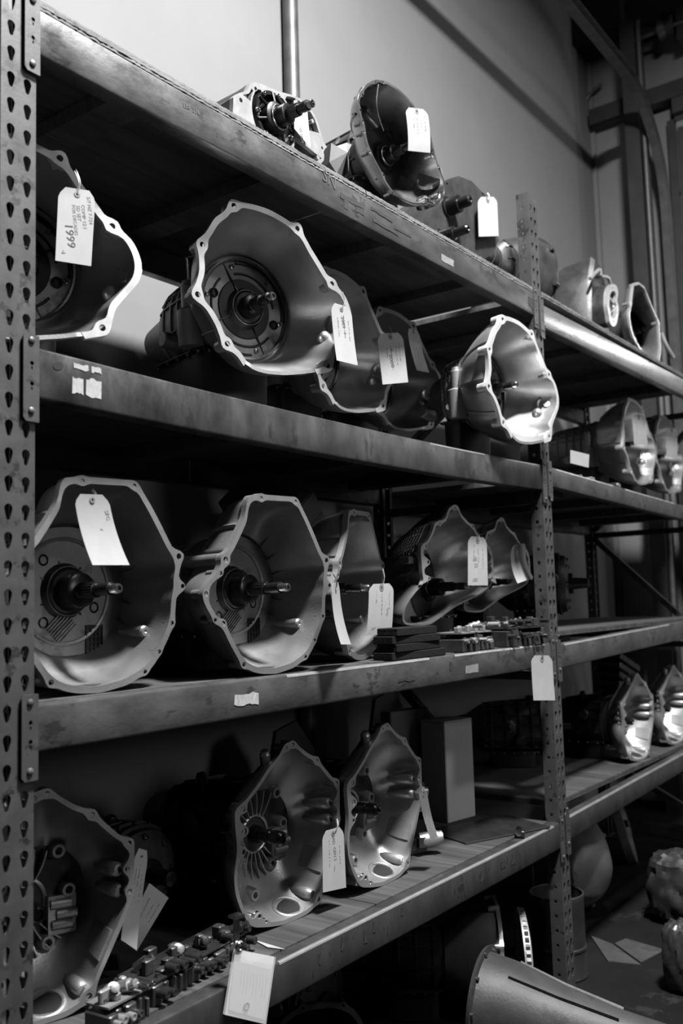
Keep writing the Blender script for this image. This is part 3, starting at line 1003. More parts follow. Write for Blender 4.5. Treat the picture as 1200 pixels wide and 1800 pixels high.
DBG.append(('T2b', PC2, RP2, 'zrange', min(p[1] for p in OUT2), max(p[1] for p in OUT2), 'u', min(p[0] for p in OUT2), max(p[0] for p in OUT2)))
def fill_unit2(U, drop=0.0, m='cast_alu', bl=1.0, mf='machined'):
    B = make_bell(U, OUT2, HO2, w=0.0155, t=0.014, D=D_2, ct=PC2, rt=RP2 * 1.06, pw=1.75, gap=GAP2, lip=0.004, r_pump=RP2 * .96, m=m, mf=mf,
                  outer_ribs=((120, .006, .004), (150, .006, .004), (185, .006, .004), (215, .006, .004)))
    make_pump(U, B, PC2, RP2, D_2, nr=4, hub=0.045, rim='shaft_steel', phase=.5)
    make_shaft(U, PC2, D_2 - .01, 0.035, r=0.0135, collar=0.034)
    # starter pocket and thumb-shaped bosses on the inner wall
    p, n = bell_point(B, -20, .35)
    MB().lathe([(-.02, .022), (.0, .021), (.012, .016), (.018, .008), (.019, 0)], p, n + Vector((0, -.35, .1)), 20, True, False).build('thumb_boss', 'cast_alu', U.o)
    p, n = bell_point(B, -8, .22)
    MB().lathe([(-.003, .044), (.004, .040), (.004, .034), (-.001, .028), (-.001, .014), (.005, .012), (.005, 0)], p, n + Vector((0, -.5, .2)), 24, False, False).build('starter_pocket', 'cast_alu', U.o)
    zb = min(p_[1] for p_ in OUT2)
    rc = RP2 * .98
    zc = PC2[1]
    make_case(U, PC2, D_2, [(0, 0, 0, rc, rc, 2.2), (.03 * bl, 0, 0, rc, rc, 2.3), (.06 * bl, 0, -.005, rc * .93, rc * .95, 2.6), (.22 * bl, 0, -.01, rc * .88, rc * .88, 2.8), (.30 * bl, 0, 0, rc * .70, rc * .72, 2.5), (.34 * bl, 0, .01, rc * .5, rc * .55, 2.2), (.48 * bl, 0, .01, .05, .055, 2.0)],
              rings=[(f * bl, .006, .005) for f in (.05, .10, .14, .18, .23)],
              ribs=[(a, .04 * bl, .27 * bl, .007, .004) for a in (100, 118, 136, 152, 166, 190)],
              pan=(PC2[0] - .125, PC2[0] + .125, .02, .30 * bl, -drop, max(.03, zc - rc * .84)),
              bosses=(((PC2[0] - rc * 1.0, D_2 + .05 * bl, zc - .085), (-.05, 0, 1), .034, .15, True), ((PC2[0] - rc * .95, D_2 + .05, zc - rc * .55), (-1, -.2, 0), .013, .035, False),
                      ((PC2[0] - rc * .9, D_2 + .16, zc - rc * .55), (-1, 0, .1), .024, .04, False)))
    return B
fill_unit2(U)
def same_kind2(label, px, py, Y, yaw=0.0, hole=6, deck=None, group=GRP2, **kw):
    """another housing of the kind, put where one of its bolt holes shows"""
    h = HO2[hole][0]
    yr_ = math.radians(yaw)
    q = atY(px, py, Y + h[0] * math.sin(yr_))
    zd = D2 if deck is None else deck
    V = Unit('transmission', label, 'transmission', q.x - h[0] * math.cos(yr_), Y, q.z - h[1], yaw, group)
    DBG.append((label[:40], 'lift', q.z - h[1] - zd))
    fill_unit2(V, q.z - h[1] - zd, **kw)
    return V
same_kind2('bell housing transmission third from left on second shelf, half hidden', 673, 713, 0.20, 0)
same_kind2('bell housing transmission fourth from left on second shelf, behind pale tag', 550 + 572 / 2.727, 450 + 522 / 2.727, 0.33, -4, 5, bl=.55)
same_kind2('bell housing transmission jutting out beside the middle upright on second shelf', 965, 767, -0.075, -4, bl=.42, mf='machined_bright')
same_kind2('bell housing transmission leftmost on second shelf, cut by the upright', 180, 576, 0.17, -22, mf='machined_bright')

# ------------------------------------------------------------------ third shelf: three wide bowls with a flat top
GRP3 = 'bowl shaped transmissions on the third shelf'
Z3B = [(405,232),(478,226),(560,232),(668,240),(690,290),(720,350),(755,430),(800,540),(822,575),(830,620),(818,680),(826,705),(815,760),(812,860),(790,940),(765,1000),(745,1050),(712,1092),(650,1140),(560,1172),(480,1174),(430,1162),(380,1132),(345,1075),(310,1010),(275,935),(230,895),(185,820),(163,755),(200,690),(248,640),(265,600),(275,560),(310,510),(350,430),(395,335)]
H3B = [(478,245,.005,.013),(659,263,.005,.0125),(822,573,.007,.0165),(838,705,.0055,.012),(803,868,.005,.011),(760,995,.005,.010),(712,1082,.005,.010),(387,1124,.006,.012),(279,908,.006,.012),(236,890,.005,.010),(187,752,.006,.012),(265,643,.005,.010),(290,572,.0075,.0165)]
P3 = atY(470, 1188, 0.03)
U = Unit('transmission', 'bowl shaped transmission second from left on third shelf, no tag, shaft pointing out', 'transmission', P3.x, 0.03, D3, 0, GRP3)
OUT3, HO3 = outline_from(U, zoomed(Z3B, 300, 800, 3), [(300 + h[0] / 3, 800 + h[1] / 3, h[2], h[3]) for h in H3B])
dz = min(min(p[1] for p in OUT3), min(h[0][1] - h[2] for h in HO3)) - .001
OUT3 = [(a, b - dz) for a, b in OUT3]
HO3 = [((h[0][0], h[0][1] - dz), h[1], h[2]) for h in HO3]
D_3 = 0.185
PC3 = U.uv(300 + 312 / 3, 800 + 728 / 3, D_3)
PC3 = (PC3[0], PC3[1] - dz)
DBG.append(('T3b', PC3, dz, 'z', max(p[1] for p in OUT3), 'u', min(p[0] for p in OUT3), max(p[0] for p in OUT3)))
RP3 = 0.118
def fill_unit3(U, bl=1.0):
    B = make_bell(U, OUT3, HO3, w=0.0135, t=0.016, D=D_3, ct=(PC3[0] + .02, PC3[1] + .005), rt=RP3 * 1.18, pw=2.6, r_pump=RP3 * .97, m='cast_grey', mf='cast_grey',
                  outer_ribs=((100, .004, .005), (125, .006, .006), (150, .006, .005)))
    make_pump(U, B, PC3, RP3, D_3 - .004, nr=7, hub=0.05, rim='cast_alu_dull', m='pump_black', bolts=6, phase=.9)
    make_shaft(U, PC3, D_3 - .015, -0.012, r=0.0135, collar=0.040)
    o = U.o
    for a in (12, -12, 30, -30, 48):                                   # thin fins fanning out of the throat
        p, n = bell_point(B, a, .92)
        q, _ = bell_point(B, a, .72)
        MB().loft([[p + Vector((0, 0, -.003)) - n * .003, p + n * .012, p + Vector((0, 0, .003)) - n * .003], [q + Vector((0, 0, -.001)) - n * .001, q + n * .001, q + Vector((0, 0, .001)) - n * .001]]).build('fin', 'cast_grey', o)
    p, n = bell_point(B, -29, .30)
    MB().lathe([(-.07, .006), (0, .0135), (.012, .0135), (.016, .010), (.016, .004), (.013, 0)], p + n * .006 + Vector((0, .02, 0)), (0, -1, 0), 18, True, False).build('dowel_boss', 'cast_grey', o)
    # filter screen with a square grid below the pump
    s = MB()
    gx, gz = PC3[0] + .075, PC3[1] - .105
    s.box((gx - .022, D_3 - .012, gz - .045), (gx + .022, D_3 + .004, gz + .03))
    for k in range(5):
        s.box((gx - .022 + k * .0105, D_3 - .015, gz - .045), (gx - .020 + k * .0105, D_3 - .012, gz + .03))
    for k in range(7):
        s.box((gx - .022, D_3 - .015, gz - .043 + k * .0115), (gx + .022, D_3 - .012, gz - .041 + k * .0115))
    s.build('screen_grid', 'dark_case', o, smooth=0)
    # diagonal ribbed pad left of it
    s = MB()
    for k in range(8):
        M = Matrix.Translation((PC3[0] - .01, D_3 - .012, PC3[1] - .075)) @ Matrix.Rotation(math.radians(-42), 4, 'Y')
        s.box((-.03, -.004, -.024 + k * .0065), (.03, .004, -.0215 + k * .0065), M)
    s.build('ribbed_pad', 'cast_alu_dull', o, smooth=0)
    # drain slot in the floor of the bowl
    p, n = bell_point(B, -88, .12)
    MB().lathe([(0, .03), (.0015, .03), (.002, .026), (.0004, .024), (.0003, 0)], (0, 0, 0), (0, 0, 1), 24, True, False).build('drain_slot', 'hole_black', o).matrix_local = Matrix.Translation(p) @ Matrix.Diagonal((1.1, .45, 1, 1))
    rc = .125
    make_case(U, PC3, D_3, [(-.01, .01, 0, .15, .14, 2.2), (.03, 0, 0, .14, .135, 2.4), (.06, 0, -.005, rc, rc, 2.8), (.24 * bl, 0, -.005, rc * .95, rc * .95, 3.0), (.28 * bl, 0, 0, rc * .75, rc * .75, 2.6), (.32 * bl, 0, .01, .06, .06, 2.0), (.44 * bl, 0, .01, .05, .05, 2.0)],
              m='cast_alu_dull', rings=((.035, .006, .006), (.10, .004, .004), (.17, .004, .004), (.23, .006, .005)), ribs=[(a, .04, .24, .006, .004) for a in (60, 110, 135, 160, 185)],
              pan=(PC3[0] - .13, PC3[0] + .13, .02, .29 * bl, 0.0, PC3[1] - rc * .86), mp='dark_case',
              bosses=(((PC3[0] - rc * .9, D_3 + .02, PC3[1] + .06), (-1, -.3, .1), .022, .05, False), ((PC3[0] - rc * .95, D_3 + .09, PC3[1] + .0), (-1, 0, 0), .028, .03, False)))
    # pipe-like ridge to the corner lug
    h = HO3[12][0]
    MB().cyl((h[0], .015, h[1]), (h[0] + .02, D_3 + .05, h[1]), .0165, .014, 14).build('lug_ridge', 'cast_grey', o)
    return B
fill_unit3(U)
def same_kind3(label, px, py, Y, yaw, hole=2, bl=1.0):
    h = HO3[hole][0]
    yr_ = math.radians(yaw)
    q = atY(px, py, Y)
    for _ in range(15):
        q = atY(px, py, Y + h[0] * math.sin(yr_))
    V = Unit('transmission', label, 'transmission', q.x - h[0] * math.cos(yr_), Y, D3, yaw, GRP3)
    DBG.append((label[:30], 'hole z', q.z - D3, 'model', h[1]))
    fill_unit3(V, bl)
    return V
same_kind3('bowl shaped transmission leftmost on third shelf with long white tag', 50 + 1058 / 4, 830 + 630 / 4, 0.060, -2)
same_kind3('bowl shaped transmission turned away, third from left on third shelf, two tags', 673, 990, 0.11, 16, bl=.6)
# ------------------------------------------------------------------ lowest shelf: pointed bell housings with bosses inside
GRP4 = 'pointed bell housings on the lowest shelf'
Z4B = [(350,165),(372,158),(400,190),(440,222),(485,243),(515,285),(560,340),(588,352),(592,400),(592,500),(590,570),(570,650),(540,760),(512,860),(500,930),(440,990),(380,1020),(320,1045),(250,1055),(175,1058),(150,1030),(120,980),(92,900),(85,820),(98,720),(100,660),(92,590),(88,490),(130,462),(200,370),(255,285),(300,235),(320,195)]
H4B = [(368,180,.0055,.0125),(336,196,.0055,.0125),(482,258,.006,.0135),(577,362,.006,.0135),(490,918,.007,.0155),(130,490,.007,.0155),(135,597,.0085,.017),(131,696,.006,.0125),(575,455,.005,.012),(583,537,.0055,.0125),(240,1030,.004,.009),(208,1005,.006,.0125)]
k4 = lambda pts: zoomed(pts, 380, 1250, 2.727)
P4 = atY(470, 1636, 0.15)
U = Unit('transmission', 'pointed bell housing with ribbed bore, white tag beside it on lowest shelf', 'transmission', P4.x, 0.15, D4, -3, GRP4)
OUT4, HO4 = outline_from(U, k4(Z4B), k4(H4B))
dz = min(min(p[1] for p in OUT4), min(h[0][1] - h[2] for h in HO4)) - .001
OUT4 = [(a, b - dz) for a, b in OUT4]
HO4 = [((h[0][0], h[0][1] - dz), h[1], h[2]) for h in HO4]
D_4 = 0.145
def q4(x, y, d=D_4):
    a = U.uv(380 + x / 2.727, 1250 + y / 2.727, d)
    return (a[0], a[1] - dz)
PC4 = q4(180, 605)
B4 = [q4(265, 405), q4(295, 548), q4(245, 745), q4(160, 895, .10)]
PATCH4 = [q4(455, 690, .07), q4(510, 680, .05), q4(505, 865, .05), q4(420, 830, .07)]
DBG.append(('T4b', PC4, dz, 'u', min(p[0] for p in OUT4), max(p[0] for p in OUT4), 'z', max(p[1] for p in OUT4)))
def fill_unit4(U, body=True, shaft=True, ribs=True):
    o = U.o
    ctr = (PC4[0] + .035, PC4[1] + .01)
    B = make_bell(U, OUT4, HO4, w=0.0105, t=0.012, D=D_4, ct=ctr, rt=0.10, pw=2.1, r_pump=0.052, m='cast_satin', mf='cast_satin')
    # bore ring, radial ribs
    MB().lathe([(0.006, .056), (-0.004, .052), (-.006, .047), (-.004, .044), (.03, .043)], (PC4[0], D_4, PC4[1]), (0, 1, 0), 40, False, False).build('bore_ring', 'cast_satin', o)
    MB().lathe([(0.012, .045), (.012, 0)], (PC4[0], D_4, PC4[1]), (0, 1, 0), 30, False, False).build('bore_seal', 'hole_black', o)
    if ribs:
        rb = MB()
        for k in range(18):
            a = math.radians(60 + k * 14.5)
            d = Vector((math.cos(a), 0, math.sin(a)))
            tn = Vector((-math.sin(a), 0, math.cos(a)))
            c0 = Vector((PC4[0], D_4, PC4[1]))
            rr = []
            for f in range(5):
                s_ = f / 4
                b = c0 + d * (.05 + .062 * s_) + tn * (.012 * s_ * s_)
                yy = -.010 - .014 * s_
                rr.append([b - tn * .0022 + Vector((0, .012, 0)), b - tn * .0016 + Vector((0, yy, 0)), b + tn * .0016 + Vector((0, yy, 0)), b + tn * .0022 + Vector((0, .012, 0))])
            rb.loft(rr)
        rb.build('radial_ribs', 'cast_satin', o)
    # bolt bosses standing on the back wall
    for i, (u, v) in enumerate(B4):
        MB().lathe([(.06, .022), (.0, .019), (-.018, .016), (-.022, .014), (-.022, .0085), (-.004, .008), (-.004, 0)], (u, D_4 if i < 3 else .10, v), (0, 1, 0), 20, True, False).build('bolt_boss', 'cast_satin', o)
    # tapered bosses along the right wall, each with a socket in its end
    for hi, yy in ((8, .012), (9, .016), (4, .014)):
        h, rh, rb_ = HO4[hi]
        dx, dzz = (B['c'][0] - h[0]), (B['c'][1] - h[1])
        l = math.hypot(dx, dzz)
        p = Vector((h[0] + dx / l * .014, yy, h[1] + dzz / l * .010))
        MB().lathe([(0, .008), (0.0005, .0115), (.004, .0145), (.02, .016), (.06, .013), (.085, .006), (.088, 0)], p, (dx / l * .25, 1, dzz / l * .1), 20, True, False).build('socket_boss', 'cast_satin', o)
        MB().lathe([(-.0006, .0065), (-.0006, 0)], p, (0, 1, 0), 14, False, False).build('socket', 'hole_black', o)
    # raised oblong casting marks: upper finger bosses
    # bearing cluster left of the bore
    cl = MB()
    for k, (du, dv, L) in enumerate(((.075, -.012, .03), (.088, -.034, .034), (.078, -.055, .03))):
        cl.cyl((PC4[0] + du - .02, D_4 - .018, PC4[1] + dv), (PC4[0] + du + .022, D_4 - .024, PC4[1] + dv), .011, n=12)
    cl.box((PC4[0] + .05, D_4 - .02, PC4[1] - .075), (PC4[0] + .11, D_4 + .01, PC4[1] + .005))
    cl.build('oil_gallery', 'cast_satin', o)
    # raised trapezoid pad on the lower right wall
    pts = []
    for (u, v) in PATCH4:
        a = math.atan2(v - B['c'][1], u - B['c'][0])
        pts.append(a)
    pad = MB()
    rows = []
    for s_ in (.10, .25, .4, .55):
        row = []
        for f in range(6):
            a = math.degrees(pts[1]) + (math.degrees(pts[2]) - math.degrees(pts[1])) * f / 5
            p, n = bell_point(B, a, s_)
            row.append(p + n * .0045)
        rows.append(row)
    back = [[p - Vector((0, 0, 0)) + (p - Vector((B['c'][0], p.y, B['c'][1]))).normalized() * .012 for p in r_] for r_ in rows]
    n6 = 6
    vs = [p for r_ in rows for p in r_] + [p for r_ in back for p in r_]
    fs = []
    nn = len(rows) * n6
    for i in range(len(rows) - 1):
        for j in range(n6 - 1):
            a = i * n6 + j
            fs += [(a, a + 1, a + n6 + 1, a + n6), (nn + a, nn + a + n6, nn + a + n6 + 1, nn + a + 1)]
    edge = list(range(n6)) + [i * n6 + n6 - 1 for i in range(1, len(rows))] + [(len(rows) - 1) * n6 + j for j in range(n6 - 2, -1, -1)] + [i * n6 for i in range(len(rows) - 2, 0, -1)]
    for a, b in zip(edge, edge[1:] + edge[:1]):
        fs.append((a, b, nn + b, nn + a))
    pad.add(vs, fs)
    pad.build('wall_pad', 'cast_alu_dull', o)
    # oval opening with a raised rim in the floor of the housing
    p, n = bell_point(B, -84, .30)
    ax = (n + Vector((0, -.35, 0))).normalized()
    M = Matrix.Translation(p + n * .002) @ ax.to_track_quat('Z', 'X').to_matrix().to_4x4()
    g = MB().torus((0, 0, 0), (0, 0, 1), .038, .006, 30, 8).build('floor_rim', 'cast_alu_dull', o)
    g.matrix_local = M
    g2 = MB().lathe([(.001, .036), (.0012, 0)], (0, 0, 0), (0, 0, 1), 28, False, False).build('floor_opening', 'hole_black', o)
    g2.matrix_local = M
    # toothed edge at the foot of the flange
    tb = MB()
    for k in range(3):
        h = HO4[11][0]
        tb.box((h[0] - .045 + k * .014, .002, h[1] - .012 + k * -.004), (h[0] - .037 + k * .014, .04, h[1] + .012), c=.002)
    tb.build('foot_lugs', 'cast_satin', o)
    # dipstick boss at the upper left rim
    h = HO4[1][0]
    MB().lathe([(-.02, .014), (.02, .014), (.024, .011), (.03, .010)], (h[0] - .048, .03, h[1] - .028), (-.35, -.25, 1), 18).build('vent_boss', 'cast_satin', o)
    if shaft:
        MB().lathe([(0, .030), (.004, .030), (.005, .024), (.03, .022)], (PC4[0], D_4 + .01, PC4[1]), (0, -1, 0), 28).build('seal_collar', 'black_steel', o)
        MB().lathe([(0, .017), (.075, .017), (.077, .0145), (.082, .0145), (.084, .019), (.112, .019), (.115, .016), (.118, .012), (.112, .009), (.112, 0)], (PC4[0], D_4 + .01, PC4[1]), (0, -1, 0), 28, True, False).build('input_shaft', 'black_steel', o)
    if body:
        rc = .12
        cz = max(PC4[1], rc + .03)
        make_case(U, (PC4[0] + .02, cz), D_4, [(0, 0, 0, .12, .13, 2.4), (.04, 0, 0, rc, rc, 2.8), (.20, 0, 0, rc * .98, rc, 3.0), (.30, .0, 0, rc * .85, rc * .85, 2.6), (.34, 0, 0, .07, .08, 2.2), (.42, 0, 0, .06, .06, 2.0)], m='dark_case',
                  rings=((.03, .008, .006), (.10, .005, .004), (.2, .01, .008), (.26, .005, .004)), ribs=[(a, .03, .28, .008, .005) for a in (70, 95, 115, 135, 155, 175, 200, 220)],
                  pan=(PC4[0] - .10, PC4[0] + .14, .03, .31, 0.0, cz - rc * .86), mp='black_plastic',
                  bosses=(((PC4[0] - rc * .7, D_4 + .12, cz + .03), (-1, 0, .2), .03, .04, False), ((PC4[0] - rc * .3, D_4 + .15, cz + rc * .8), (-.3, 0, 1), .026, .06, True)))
    return B
fill_unit4(U)
def same_kind4(label, px, py, Y, yaw, hole=0, deck=None, group=GRP4, **kw):
    h = HO4[hole][0]
    yr_ = math.radians(yaw)
    q = atY(px, py, Y + h[0] * math.sin(yr_))
    zd = D4 if deck is None else deck
    V = Unit('transmission', label, 'transmission', q.x - h[0] * math.cos(yr_), Y, zd, yaw, group)
    DBG.append((label[:40], 'z needed', q.z - zd, 'model', h[1]))
    fill_unit4(V, **kw)
    return V
same_kind4('pointed bell housing farther right on lowest shelf, nearest the white carton', 380 + 820 / 2.727, 1250 + 75 / 2.727, 0.115, 1, ribs=False)
same_kind4('pointed bell housing leftmost on lowest shelf, cut by the upright', 462 / 2.857, 1350 + 228 / 2.857, 0.21, -18, 2)
# ------------------------------------------------------------------ third shelf: two housings with a peaked top and an open foot
GRP3D = 'peaked bell housings on the third shelf'
Z3D = [(462,80),(485,85),(495,125),(530,165),(562,190),(585,235),(620,275),(648,295),(660,340),(665,400),(668,460),(690,490),(640,540),(560,600),(500,655),(440,695),(380,702),(300,700),(235,690),(232,640),(250,570),(275,520),(310,488),(300,440),(296,380),(290,320),(292,285),(320,275),(335,250),(355,205),(362,170),(390,165),(420,150),(432,100)]
H3D = [(466,97,.0055,.013),(388,178,.0055,.012),(318,292,.0055,.012),(330,376,.007,.013),(334,460,.0055,.012),(558,192,.005,.011),(643,315,.005,.011),(650,385,.007,.013),(656,460,.0055,.012)]
k3 = lambda pts: zoomed(pts, 640, 860, 2.927)
p = atY(790, 1095, 0.12)
U = Unit('transmission', 'peaked bell housing with open foot on third shelf, tag at its right', 'transmission', p.x, 0.12, D3, 0, GRP3D)
OUT5, HO5 = outline_from(U, k3(Z3D), k3(H3D))
D_5 = 0.17
GAP5 = (U.uv(640 + 300 / 2.927, 860 + 485 / 2.927), U.uv(640 + 690 / 2.927, 860 + 492 / 2.927))
PC5 = U.uv(640 + 330 / 2.927, 860 + 505 / 2.927, D_5)
def fill_unit5(U, bl=1.0, rt=.155, pw_=.12, drop=0.0):
    o = U.o
    us5 = [p_[0] for p_ in OUT5]
    B = make_bell(U, OUT5, HO5, w=0.010, t=0.013, D=D_5, ct=((min(us5) + max(us5)) / 2 - .015, PC5[1] + .02), rt=rt, pw=2.3, gap=GAP5, cut=0.075, r_pump=.09, m='cast_satin', mf='machined')
    MB().lathe([(0, .095), (.0, .05), (-.012, .048), (-.012, 0)], (PC5[0], D_5 + .003, PC5[1]), (0, 1, 0), 36, False, False).build('pump_plate', 'pump_black', o)
    make_shaft(U, PC5, D_5 - .006, 0.0, r=0.013, collar=0.033)
    g = MB()                                                    # crossed cooling ribs on the outside, upper left
    for k in range(3, 13):
        for j, a in enumerate(range(128, 196, 5)):
            i = int(math.radians(a) / (2 * PI) * NS)
            if k > 11:
                continue
            p, q = Vector(B['outr'][k][i]), Vector(B['outr'][k + 1][i])
            d = Vector((math.cos(math.radians(a)), 0, math.sin(math.radians(a))))
            i2 = int(math.radians(a + 5) / (2 * PI) * NS)
            q2 = Vector(B['outr'][k][i2])
            g.tube([p + d * .001, q + d * .001], .0016, 5)
            g.tube([p + d * .001, q2 + d * .001], .0016, 5)
    g.build('cooling_ribs', 'machined', o)
    p, n = bell_point(B, 175, .3)
    MB().box((p.x - .055, p.y - .02, p.z - .012), (p.x - .0, p.y + .02, p.z + .012), c=.004).build('side_lug', 'cast_alu', o)
    MB().cyl((B['c'][0] - .01, .085, .022), (B['c'][0] - .01, .085, .08), .004, n=10).build('stud', 'shaft_steel', o)
    MB().lathe([(0, .022), (.012, .022), (.013, .015), (.02, .014)], (B['c'][0] - .01, .085, .012), (0, 0, 1), 18).build('stud_base', 'cast_alu', o)
    rc = .115
    cz = PC5[1]
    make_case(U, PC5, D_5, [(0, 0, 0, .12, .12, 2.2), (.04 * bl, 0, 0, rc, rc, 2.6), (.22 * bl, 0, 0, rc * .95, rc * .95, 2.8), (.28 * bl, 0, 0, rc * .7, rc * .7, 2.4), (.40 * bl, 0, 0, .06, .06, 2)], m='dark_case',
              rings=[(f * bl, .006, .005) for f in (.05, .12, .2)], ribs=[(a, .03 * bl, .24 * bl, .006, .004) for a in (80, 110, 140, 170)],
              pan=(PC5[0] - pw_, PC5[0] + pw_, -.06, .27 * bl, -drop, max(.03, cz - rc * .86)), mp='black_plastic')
fill_unit5(U)
h = HO5[0][0]
q = atY(881, 916, 0.20)
V = Unit('transmission', 'peaked bell housing nearest the middle upright on third shelf, curled tag', 'transmission', q.x - h[0] * .90, 0.20, D3 + .040, 0, GRP3D)
V.o.scale = (.90, .90, .90)
DBG.append(('T3e', q.z - D3, h[1]))
fill_unit5(V, .5, .115, .06, 0.0)

# ------------------------------------------------------------------ second shelf, farther bay: two more of the deep housings
GRP2F = 'deep bell housings on the second shelf of the farther bay'
for px, py, Y, lab in ((1105, 706, .125, 'bell housing transmission on second shelf of farther bay, nearer of two'), (1160, 730, .15, 'bell housing transmission on second shelf of farther bay, at right picture edge')):
    h = HO2[0][0]
    q = atY(px, py, Y)
    V = Unit('transmission', lab, 'transmission', q.x - h[0], Y, E2, 0, GRP2F)
    DBG.append((lab, q.z - E2, h[1]))
    fill_unit2(V)

# ------------------------------------------------------------------ lowest shelf, farther bay
GRP4F = 'pointed housings on the lowest shelf of the farther bay'
for px, py, lab in ((1123, 1187, 'pointed bell housing with bright hollow, lowest shelf of farther bay'), (1187, 1178, 'pointed bell housing at right picture edge, lowest shelf of farther bay')):
    V = same_kind4(lab, px, py, 0.07, -4, 0, E4, GRP4F, ribs=False)
    V.o.scale = (.87, .87, .87)

# ------------------------------------------------------------------ top shelf
GRP1 = 'gearboxes on the top shelf'
k1 = lambda pts: zoomed(pts, 400, 120, 3)
# open gear case with a pale machined rim
Z1A = [(120,78),(150,72),(190,88),(270,122),(345,142),(385,160),(412,205),(445,225),(470,270),(490,335),(508,392),(535,405),(505,432),(512,480),(488,508),(455,498),(430,520),(380,560),(300,580),(200,560),(120,520),(60,440),(28,330),(26,240),(30,190),(30,150),(60,130),(100,120)]
H1A = [(148,108,.006,.0135),(70,168,.0065,.014),(363,173,.006,.013),(448,278,.006,.013),(478,470,.007,.0155),(498,420,.005,.010)]
p = atY(470, 290, 0.10)
U = Unit('gear_case_unit', 'open gear case with pale machined rim and shaft, leftmost on top shelf', 'transmission', p.x, 0.10, D1, 0, GRP1)
o1, h1 = outline_from(U, k1(Z1A), k1(H1A))
lowest = min(q[1] for q in o1)
o1 = [(a, max(b, .004)) for a, b in o1]
c1 = U.uv(400 + 236 / 3, 120 + 275 / 3, .005)
us, vs_ = [a for a, b in o1], [b for a, b in o1]
cc = ((min(us) + max(us)) / 2, (min(vs_) + max(vs_)) / 2)
r_in = .088
ang = [2 * PI * i / 120 for i in range(120)]
def blend(lo, hi):
    return [(lo[0] + (hi[0] - lo[0]) * f, lo[1] + (hi[1] - lo[1]) * f) for f in (0, .5, 1)]
outer = [(cc[0] + ray_poly(o1, cc, a) * math.cos(a), cc[1] + ray_poly(o1, cc, a) * math.sin(a)) for a in ang]
inner = [(c1[0] + min(r_in, ray_poly(o1, c1, a) - .02) * math.cos(a), c1[1] + min(r_in, ray_poly(o1, c1, a) - .02) * math.sin(a)) for a in ang]
slots = []
for a0, a1 in ((12, 30), (36, 58), (66, 84), (92, 112), (120, 140), (150, 172), (-28, -8), (-55, -36)):
    lo_, hi_ = [], []
    for f in range(9):
        a = math.radians(a0 + (a1 - a0) * f / 8)
        R_ = ray_poly(outer, c1, a)
        if R_ - r_in < .018 or any(math.hypot(h[0][0] - c1[0] - rr_ * math.cos(a), h[0][1] - c1[1] - rr_ * math.sin(a)) < h[1] + .006 for h in h1 for rr_ in (r_in + .006, (r_in + R_) / 2, R_ - .010)):
            continue
        lo_.append((c1[0] + (r_in + .006) * math.cos(a), c1[1] + (r_in + .006) * math.sin(a)))
        hi_.append((c1[0] + (R_ - .010) * math.cos(a), c1[1] + (R_ - .010) * math.sin(a)))
    if len(lo_) > 2:
        sl = hi_ + lo_[::-1]
        slots.append(sl)
F = MB()
F.plate([outer, inner] + slots + [circle(h[0], h[1], 10) for h in h1 if h[0][1] > .01], lambda u, v, k: (u, .014 * k, v))
F.build('machined_rim', 'machined', U.o, smooth=30)
b = MB()
b.loft([[(x, .0145, z) for x, z in outer], [(cc[0] + (x - cc[0]) * .97, .05, cc[1] + (z - cc[1]) * .97) for x, z in outer], [(cc[0] + (x - cc[0]) * .93, .22, cc[1] + (z - cc[1]) * .93) for x, z in outer], [(cc[0] + (x - cc[0]) * .6, .30, cc[1] + (z - cc[1]) * .6) for x, z in outer]], True, True)
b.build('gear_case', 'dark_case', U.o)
g = MB().lathe([(.012, r_in), (.012, r_in * .9), (-.004, r_in * .86), (-.004, r_in * .74), (.010, r_in * .7), (.010, r_in * .55), (-.014, r_in * .5), (-.02, r_in * .4), (-.02, 0)], (c1[0], .0, c1[1]), (0, 1, 0), 48, False, False).build('pump_plate', 'pump_black', U.o)
for k in range(7):
    a = .5 + 2 * PI * k / 7
    bolt(U.o, (c1[0] + r_in * .80 * math.cos(a), -.003, c1[1] + r_in * .80 * math.sin(a)), .0075)
    d = Vector((math.cos(a + .3), 0, math.sin(a + .3)))
    b0 = Vector((c1[0], -.004, c1[1]))
    MB().tube([b0 + d * r_in * .45 + Vector((0, -.006, 0)), b0 + d * r_in * .84], .004, 6).build('rib', 'pump_black', U.o)
make_shaft(U, c1, -.016, -.135, r=.014, collar=.030)

# big thin-walled bell with a tall oval mouth
Z1B = [(780,58),(730,85),(695,130),(682,180),(690,230),(708,270),(718,320),(724,370),(738,415),(765,475),(800,540),(830,605),(872,662),(925,702),(985,726),(1040,722),(1090,732),(1128,705),(1146,645),(1140,585),(1112,525),(1096,460),(1080,395),(1062,310),(1030,255),(990,205),(950,155),(900,108),(840,70)]
H1B = [(778,75,.004,.008),(712,140,.004,.008),(700,220,.004,.007),(712,280,.004,.008),(720,335,.0035,.007),(748,440,.004,.008),(822,562,.004,.008),(868,658,.0035,.007),(1056,692,.0045,.009),(1108,708,.0045,.009),(1122,660,.0045,.009),(1116,525,.004,.008),(1082,455,.004,.008),(985,212,.004,.008),(820,75,.004,.008)]
p = atY(700, 340, 0.09)
U = Unit('transmission', 'tall oval bell housing with tag and loose wire on top shelf', 'transmission', p.x, 0.09, D1, -8, GRP1)
o2, h2 = outline_from(U, k1(Z1B), k1(H1B))
DBG.append(('T1b', 'z', min(q[1] for q in o2), max(q[1] for q in o2), 'u', min(q[0] for q in o2), max(q[0] for q in o2)))
c2 = U.uv(400 + 815 / 3, 120 + 475 / 3, .17)
